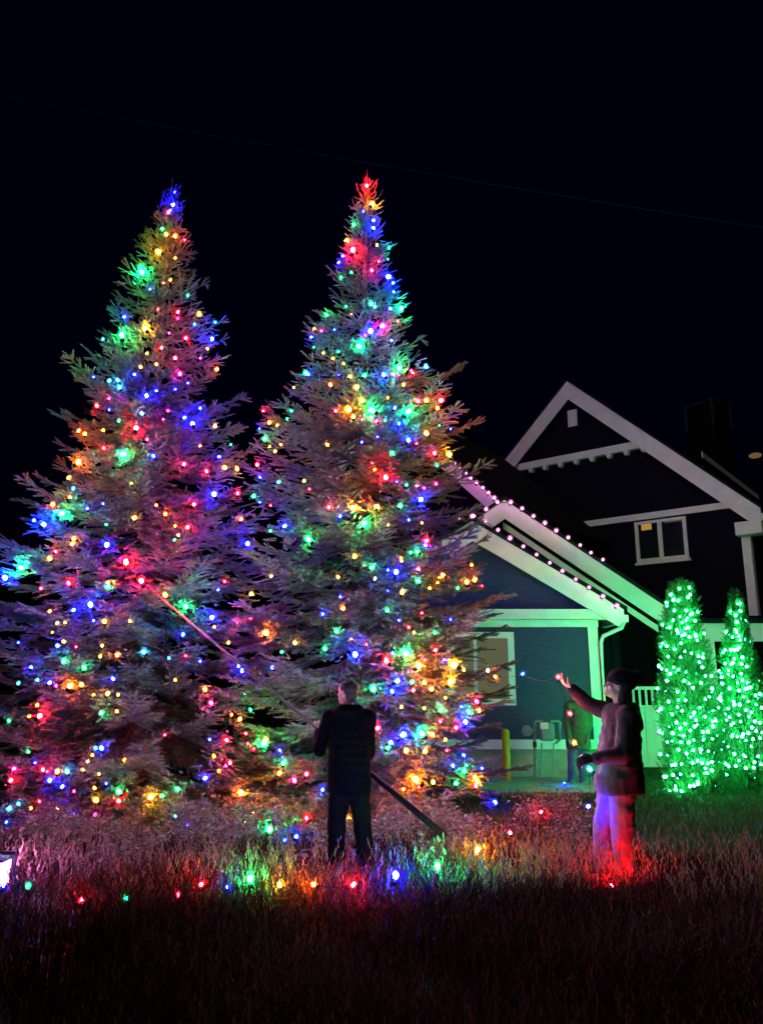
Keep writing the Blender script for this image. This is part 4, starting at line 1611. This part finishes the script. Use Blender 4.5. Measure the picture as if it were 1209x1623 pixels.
hand_up = w_(889, 1079, 0.16)
wr_up = w_(905, 1092, 0.15)
wr_lo = w_(941, 1202, -0.24)
Jw = dict(head=w_(976, 1088), neck=w_(984, 1122), chest=w_(984, 1150), pelvis=w_(980, 1232),
          shR=w_(966, 1131, 0.17), elR=w_(934, 1117, 0.20), wrR=wr_up,
          shL=w_(993, 1133, -0.17), elL=w_(988, 1196, -0.25), wrL=wr_lo,
          hipR=w_(972, 1240, 0.09), hipL=w_(984, 1240, -0.09), knR=w_(958, 1305, 0.10), knL=w_(986, 1312, -0.09),
          anR=w_(957, 1385, 0.12), anL=w_(990, 1392, -0.08), toeR=Vector((-1, -0.1, 0)), toeL=Vector((-1, -0.15, 0)))
woman = person('person in dark beanie and hooded brown coat lifting a red bulb with one arm', (w_(978, 1400).x, YW, 0), Jw,
               dict(jacket=M_coat, trousers=M_trouser, leg=1.22, wrinkle=0.015), (-0.93, -0.02, 0.30), (0.25, 0, 1), hat='beanie', hair=False,
               hands=(('R', hand_up - wr_up, (-0.3, 0.1, 0.9), 0.55), ('L', Vector((-1, 0.05, -0.15)), (0, 0.6, -0.7), 0.9)), jacket_hem=0.03, coat_r=1.12)

gl = MB()
hand(gl, wr_lo, Vector((-1, 0.05, -0.15)), (0, 0.6, -0.7), 0.9, 1.12)
cap(gl, wr_lo + Vector((0.05, 0, 0)), wr_lo, 0.040, 0.036)
mesh_obj('glove', solid(gl, 0.006, 2), M_wool, woman, woman.location)

# ---- person by the house wall, head bowed behind the raised arm
YF = 14.2


def f_(px, py, dy=0.0):
    return at(px, py, YF + dy)


Jf = dict(head=f_(908, 1097, -0.10), neck=f_(914, 1113, -0.02), chest=f_(915, 1126), pelvis=f_(916, 1174),
          shL=f_(931, 1119, -0.03), elL=f_(934, 1146, 0.02), wrL=f_(929, 1168, -0.12),
          shR=f_(900, 1119, -0.05), elR=f_(897, 1146, -0.02), wrR=f_(901, 1170, -0.14),
          hipL=f_(923, 1180), hipR=f_(908, 1180), knL=f_(923, 1210, -0.03), knR=f_(907, 1210, -0.03),
          anL=f_(924, 1238), anR=f_(906, 1238), toeL=Vector((0.2, -1, 0)), toeR=Vector((-0.2, -1, 0)))
person('small distant person in green jacket and blue jeans standing by the house wall', (f_(915, 1245).x, YF, 0), Jf,
       dict(jacket=M_green_jacket, trousers=M_jeans), (-0.2, -0.9, -0.5), (0, -0.3, 1),
       hands=(('L', (-0.1, -0.4, -1), (-0.5, -0.3, 0), 0.5), ('R', (0.1, -0.4, -1), (0.5, -0.3, 0), 0.5)), jacket_hem=0.04)

# ================================================================== THE STRING BEING UNWOUND: from the spruce to the hands, then through the grass
gs_air = [((735, 1062), 'y', 0, 9.6), ((773, 1063), 'w', 0, 9.0), ((828, 1068), 'b', 6, 8.2), ((884, 1073), 'r', 6, 7.38)]
gs_fall = [((903, 1131), 'r', 6, 7.42), ((910, 1177), 'o', 6, 7.32), ((921, 1201), 'w', 0, 7.08)]
gs_leg = [((934, 1219), 'c', 6, 7.20), ((932, 1278), 'b', 8, 7.18), ((968, 1404), 'r', 7, 6.85)]
gs_grass = [((857, 1287), 'r', 1, None), ((808, 1320), 'r', 1, None), ((757, 1347), 'y', 2, None), ((693, 1373), 'g', 2, None), ((627, 1387), 'b', 2, None), ((560, 1402), 'r', 1, None),
            ((497, 1402), 'o', 1, None), ((444, 1402), 'y', 1, None), ((397, 1393), 'g', 2, None), ((360, 1406), 'b', 1, None), ((319, 1402), 'r', 1, None), ((283, 1418), 'r', 0, None),
            ((201, 1425), 'g', 0, None), ((130, 1427), 'r', 1, None), ((45, 1404), 'g', 0, None), ((6, 1402), 'b', 1, None)]
gs0 = atz(693, 1395)
gs = empty('light_string', (gs0.x, gs0.y, 0))
tag(gs, 'loose string of coloured bulbs trailing through tall grass up to the raised hand', 'string lights')
pts_all = []
for lst in (gs_air, gs_fall):
    for (px, py), c, s, Y in lst:
        p = at(px, py, Y)
        pts_all.append(p)
        add_bulb(gs, p, c, s)
LOOSE = []
for (px, py), c, s, Y in gs_grass:
    p = atz(px, py, 0.26 + 0.05 * math.sin(px * 0.05))
    LOOSE.append(p)
    add_bulb(gs, p, c, (0, 8, 7)[s])
for (px, py), c, s, Y in gs_leg:
    p = at(px, py, Y)
    add_bulb(gs, p, c, s)
foot_b = at(894, 1241, 13.6)
pb = atz(894, 1241, 0.10)
add_bulb(gs, pb, 'b', 6)
seq = pts_all + [at(pp[0][0], pp[0][1], pp[3]) for pp in gs_leg[:2]] + LOOSE


def slack(seq, sag=0.06, n=8):
    out = []
    for a, b in zip(seq[:-1], seq[1:]):
        for i in range(n):
            t = i / n
            q = a.lerp(b, t)
            q.z -= sag * math.sin(math.pi * t) * (a - b).length
            q.z = max(q.z, 0.05)
            out.append(q)
    out.append(seq[-1])
    return out


mb = MB()
mb.tube(slack(seq), 0.003, 5)
mb.build('cable', M_wire, gs)

# ================================================================== GRASS AND WEEDS
M_grass = leaf_mat('dry_tall_grass', [(0.0, (0.016, 0.0045, 0.0045)), (0.6, (0.034, 0.010, 0.009)), (1.0, (0.10, 0.045, 0.030))], 0.85, 0.06, 0.05)
M_lawn = leaf_mat('short_lawn_grass', [(0.0, (0.018, 0.040, 0.012)), (1.0, (0.045, 0.085, 0.028))], 0.7, 0.25)
M_weed = leaf_mat('dry_weed_leaves', [(0.0, (0.060, 0.040, 0.034)), (0.5, (0.13, 0.095, 0.075)), (1.0, (0.22, 0.17, 0.14))], 0.7, 0.25)


def blades(x, y, h, lean, width, rg, head_p=0.0, z0=None):
    n = len(x)
    az = rg.random(n) * 6.2832
    bend = lean * (0.3 + 1.1 * rg.random(n))
    dx, dy = np.cos(az) * bend, np.sin(az) * bend
    fa = rg.random(n) * 3.1416                               # facing of the blade's width
    sx, sy = np.cos(fa) * width, np.sin(fa) * width
    zb = np.zeros(n) if z0 is None else z0
    V = np.zeros((n, 7, 3), np.float32)
    for i, (t, wf) in enumerate(((0.0, 1.0), (0.4, 0.9), (0.75, 0.65))):
        cx, cy_, cz_ = x + dx * h * t ** 2, y + dy * h * t ** 2, zb + h * t * (1 - 0.12 * bend * t)
        V[:, 2 * i] = np.stack([cx - sx * wf, cy_ - sy * wf, cz_], 1)
        V[:, 2 * i + 1] = np.stack([cx + sx * wf, cy_ + sy * wf, cz_], 1)
    V[:, 6] = np.stack([x + dx * h, y + dy * h, zb + h * (1 - 0.16 * bend)], 1)
    F = np.array([(0, 1, 2), (1, 3, 2), (2, 3, 4), (3, 5, 4), (4, 5, 6)], np.int32)
    Ft = (F[None] + (np.arange(n) * 7)[:, None, None]).reshape(-1, 3)
    tint = np.repeat(np.clip(rg.normal(0.45, 0.25, n), 0, 1), 7)
    return V.reshape(-1, 3), Ft, tint, V[:, 6].copy(), np.stack([dx, dy], 1)


def patch(x, y, s, o):
    return 0.5 + 0.5 * np.sin(x * s + o + 1.7 * np.sin(y * s * 0.8 + o * 2)) * np.cos(y * s * 1.1 - o + 1.3 * np.sin(x * s * 0.7))


rg = np.random.default_rng(99)
# tall dry grass between the camera and the spruces
N = 150000
u = rg.random(N)
gy = 3.2 + 6.3 * u ** 0.85
gx = (rg.random(N) - 0.5) * 2 * (0.60 * gy + 0.9)
tall = (0.16 + 0.46 * patch(gx, gy, 1.9, 0.4) ** 1.3 + 0.10 * patch(gx, gy, 6.0, 1.1)) * (0.55 + 0.6 * rg.random(N))
edge = np.interp(gy, [3.2, 5.0, 6.3, 7.4, 8.6, 9.6], [1.10, 0.92, 0.62, 0.36, 0.27, 0.20])
tall = tall * edge
keep = (rg.random(N) < 0.18 + 0.82 * (0.6 * patch(gx, gy, 2.1, 2.0) + 0.4 * patch(gx, gy, 7.0, 3.1)) ** 1.2)
keep &= ~((gx > 1.2) & (gy > 8.3 + 0.4 * np.sin(gx * 2)))
keep &= ~((np.hypot(gx - Jm['pelvis'].x, gy - YM + 0.15) < 0.42) & (tall > 0.10))
keep &= ~((gx < fl0.x + 1.1) & (gy > fl0.y - 1.3) & (gy < fl0.y + 0.5))
gx, gy, tall = gx[keep], gy[keep], tall[keep]
v, f, t, tips, dl = blades(gx, gy, tall, 0.34 + 0.5 * patch(gx, gy, 3.3, 5.0), 0.0030, rg)
V, F, T = [v], [f], [t]
# seed heads on some blades
hp = np.where(rg.random(len(gx)) < 0.14)[0]
th = tips[hp]
nh = len(hp)
for kk in range(5):
    a = rg.random(nh) * 6.28
    q0 = th + np.stack([0 * a, 0 * a, -0.022 * kk + 0 * a], 1)
    q1 = q0 + np.stack([np.cos(a) * 0.014, np.sin(a) * 0.014, 0.012 + 0 * a], 1)
    q2 = q0 + np.stack([np.cos(a) * 0.010, np.sin(a) * 0.010, 0.034 + 0 * a], 1)
    vv = np.stack([q0, q1, q2], 1).reshape(-1, 3)
    b = sum(len(i) for i in V)
    V.append(vv.astype(np.float32))
    F.append((np.arange(nh * 3).reshape(-1, 3) + b).astype(np.int32))
    T.append(np.full(nh * 3, 0.85))
tag(np_mesh('tall_grass', np.concatenate(V), np.concatenate(F), M_grass, None, np.concatenate(T)), kind='stuff')

# long arching blades that catch the bulbs lying in the grass
V, F, T = [], [], []
b = 0
for p in LOOSE:
    n = 110
    rr_ = 0.05 + 0.38 * rg.random(n)
    aa = rg.random(n) * 6.28
    x, y = p.x + rr_ * np.cos(aa), p.y + rr_ * np.sin(aa)
    v, f, t, _, _ = blades(x, y, 0.30 + 0.30 * rg.random(n), 0.85, 0.0030, rg)
    V.append(v)
    F.append(f + b)
    T.append(t)
    b += len(v)
tag(np_mesh('arching_grass', np.concatenate(V), np.concatenate(F), M_grass, None, np.concatenate(T)), kind='stuff')

# tall pale stalks standing above the grass near the spruces
M_stalk = leaf_mat('pale_dry_stalks', [(0.0, (0.05, 0.026, 0.018)), (1.0, (0.17, 0.10, 0.058))], 0.7, 0.22)
N = 3600
gy = 6.0 + 2.3 * rg.random(N)
gx = (rg.random(N) - 0.5) * 2 * (0.58 * gy)
keep = rg.random(N) < 0.15 + 0.85 * patch(gx, gy, 1.6, 4.0) ** 2
keep &= ~((np.hypot(gx - Jm['pelvis'].x, (gy - YM + 0.4) * 0.6) < 0.42) | ((gx < fl0.x + 1.0) & (gy < fl0.y + 0.3)))
gx, gy = gx[keep], gy[keep]
hh_ = (0.24 + 0.30 * rg.random(len(gx)) ** 1.5) * np.interp(gy, [6.0, 7.4, 8.3], [1.0, 0.8, 0.6])
v, f, t, tips, dl = blades(gx, gy, hh_, 0.40, 0.0028, rg)
V, F, T = [v], [f], [t]
nh = len(gx)
for kk in range(7):
    a = rg.random(nh) * 6.28
    q0 = tips + np.stack([-dl[:, 0] * 0.02 * kk, -dl[:, 1] * 0.02 * kk, -0.020 * kk + 0 * a], 1)
    q1 = q0 + np.stack([np.cos(a) * 0.016, np.sin(a) * 0.016, 0.014 + 0 * a], 1)
    q2 = q0 + np.stack([np.cos(a) * 0.010, np.sin(a) * 0.010, 0.040 + 0 * a], 1)
    vv = np.stack([q0, q1, q2], 1).reshape(-1, 3)
    b = sum(len(i) for i in V)
    V.append(vv.astype(np.float32))
    F.append((np.arange(nh * 3).reshape(-1, 3) + b).astype(np.int32))
    T.append(np.full(nh * 3, 0.8))
tag(np_mesh('dry_stalks', np.concatenate(V), np.concatenate(F), M_stalk, None, np.concatenate(T)), kind='stuff')

# short lawn towards the house
N = 60000
gy = 8.0 + 8.5 * rg.random(N)
gx = 0.6 + 10.5 * rg.random(N)
keep = ~((gx > p0.x - 0.2) & (gx < p1.x + 0.1) & (gy > p0.y - 0.05))
keep &= gy > 8.3 + 0.4 * np.sin(gx * 2) - 0.3
gx, gy = gx[keep], gy[keep]
v, f, t, _, _ = blades(gx, gy, 0.05 + 0.10 * rg.random(len(gx)) * (0.4 + patch(gx, gy, 2.6, 1.0)), 0.6, 0.0045, rg)
tag(np_mesh('lawn_grass', v, f, M_lawn, None, t), kind='stuff')


# dry weeds with small leaves round the feet of the spruces
def leaf_tmpl():
    vs = [(0, 0, 0), (0.018, 0.009, 0.003), (0.018, -0.009, 0.003), (0.038, 0, -0.002)]
    return np.array(vs, np.float32), np.array([(0, 1, 2), (1, 3, 2)], np.int32)


NC = 170
ccx = -5.2 + 7.6 * rg.random(NC)
ccy = 7.6 + 3.0 * rg.random(NC)
chh = 0.16 + 0.34 * rg.random(NC) ** 1.5
wx, wy, wh = [], [], []
for q in range(NC):
    if abs(ccx[q] - Jm['pelvis'].x) < 0.45 and ccy[q] < YM + 0.3:
        continue
    if ccx[q] > 1.0 and ccy[q] < 8.4:
        continue
    n = int(8 + 10 * rg.random())
    wx.append(ccx[q] + rg.normal(size=n) * 0.10)
    wy.append(ccy[q] + rg.normal(size=n) * 0.10)
    wh.append(chh[q] * (0.6 + 0.5 * rg.random(n)))
wx, wy, wh = np.concatenate(wx), np.concatenate(wy), np.concatenate(wh)
POS, DIR = [], []
STV, STF, STT = [], [], []
v, f, t, tips, dl = blades(wx, wy, wh, 0.55, 0.0045, rg)
for i in range(len(wx)):
    n = int(7 + 12 * rg.random())
    tt = 0.25 + 0.78 * rg.random(n)
    x = wx[i] + dl[i, 0] * wh[i] * tt ** 2 + rg.normal(size=n) * 0.035
    y = wy[i] + dl[i, 1] * wh[i] * tt ** 2 + rg.normal(size=n) * 0.035
    z = wh[i] * tt
    POS.append(np.stack([x, y, z], 1))
    a = rg.random(n) * 6.28
    DIR.append(np.stack([np.cos(a), np.sin(a), rg.normal(size=n) * 0.5], 1))
POS, DIR = np.concatenate(POS).astype(np.float32), np.concatenate(DIR).astype(np.float32)
lv_, lf_, lt_ = scatter([leaf_tmpl()], POS, DIR, (0.6 + 1.5 * rg.random(len(POS)) ** 2).astype(np.float32), rg.random(len(POS)).astype(np.float32), rg)
tag(np_mesh('undergrowth', np.concatenate([v, lv_]), np.concatenate([f, lf_ + len(v)]), M_weed, None, np.concatenate([t, lt_])), kind='stuff')

print('objects', len(sc.objects))
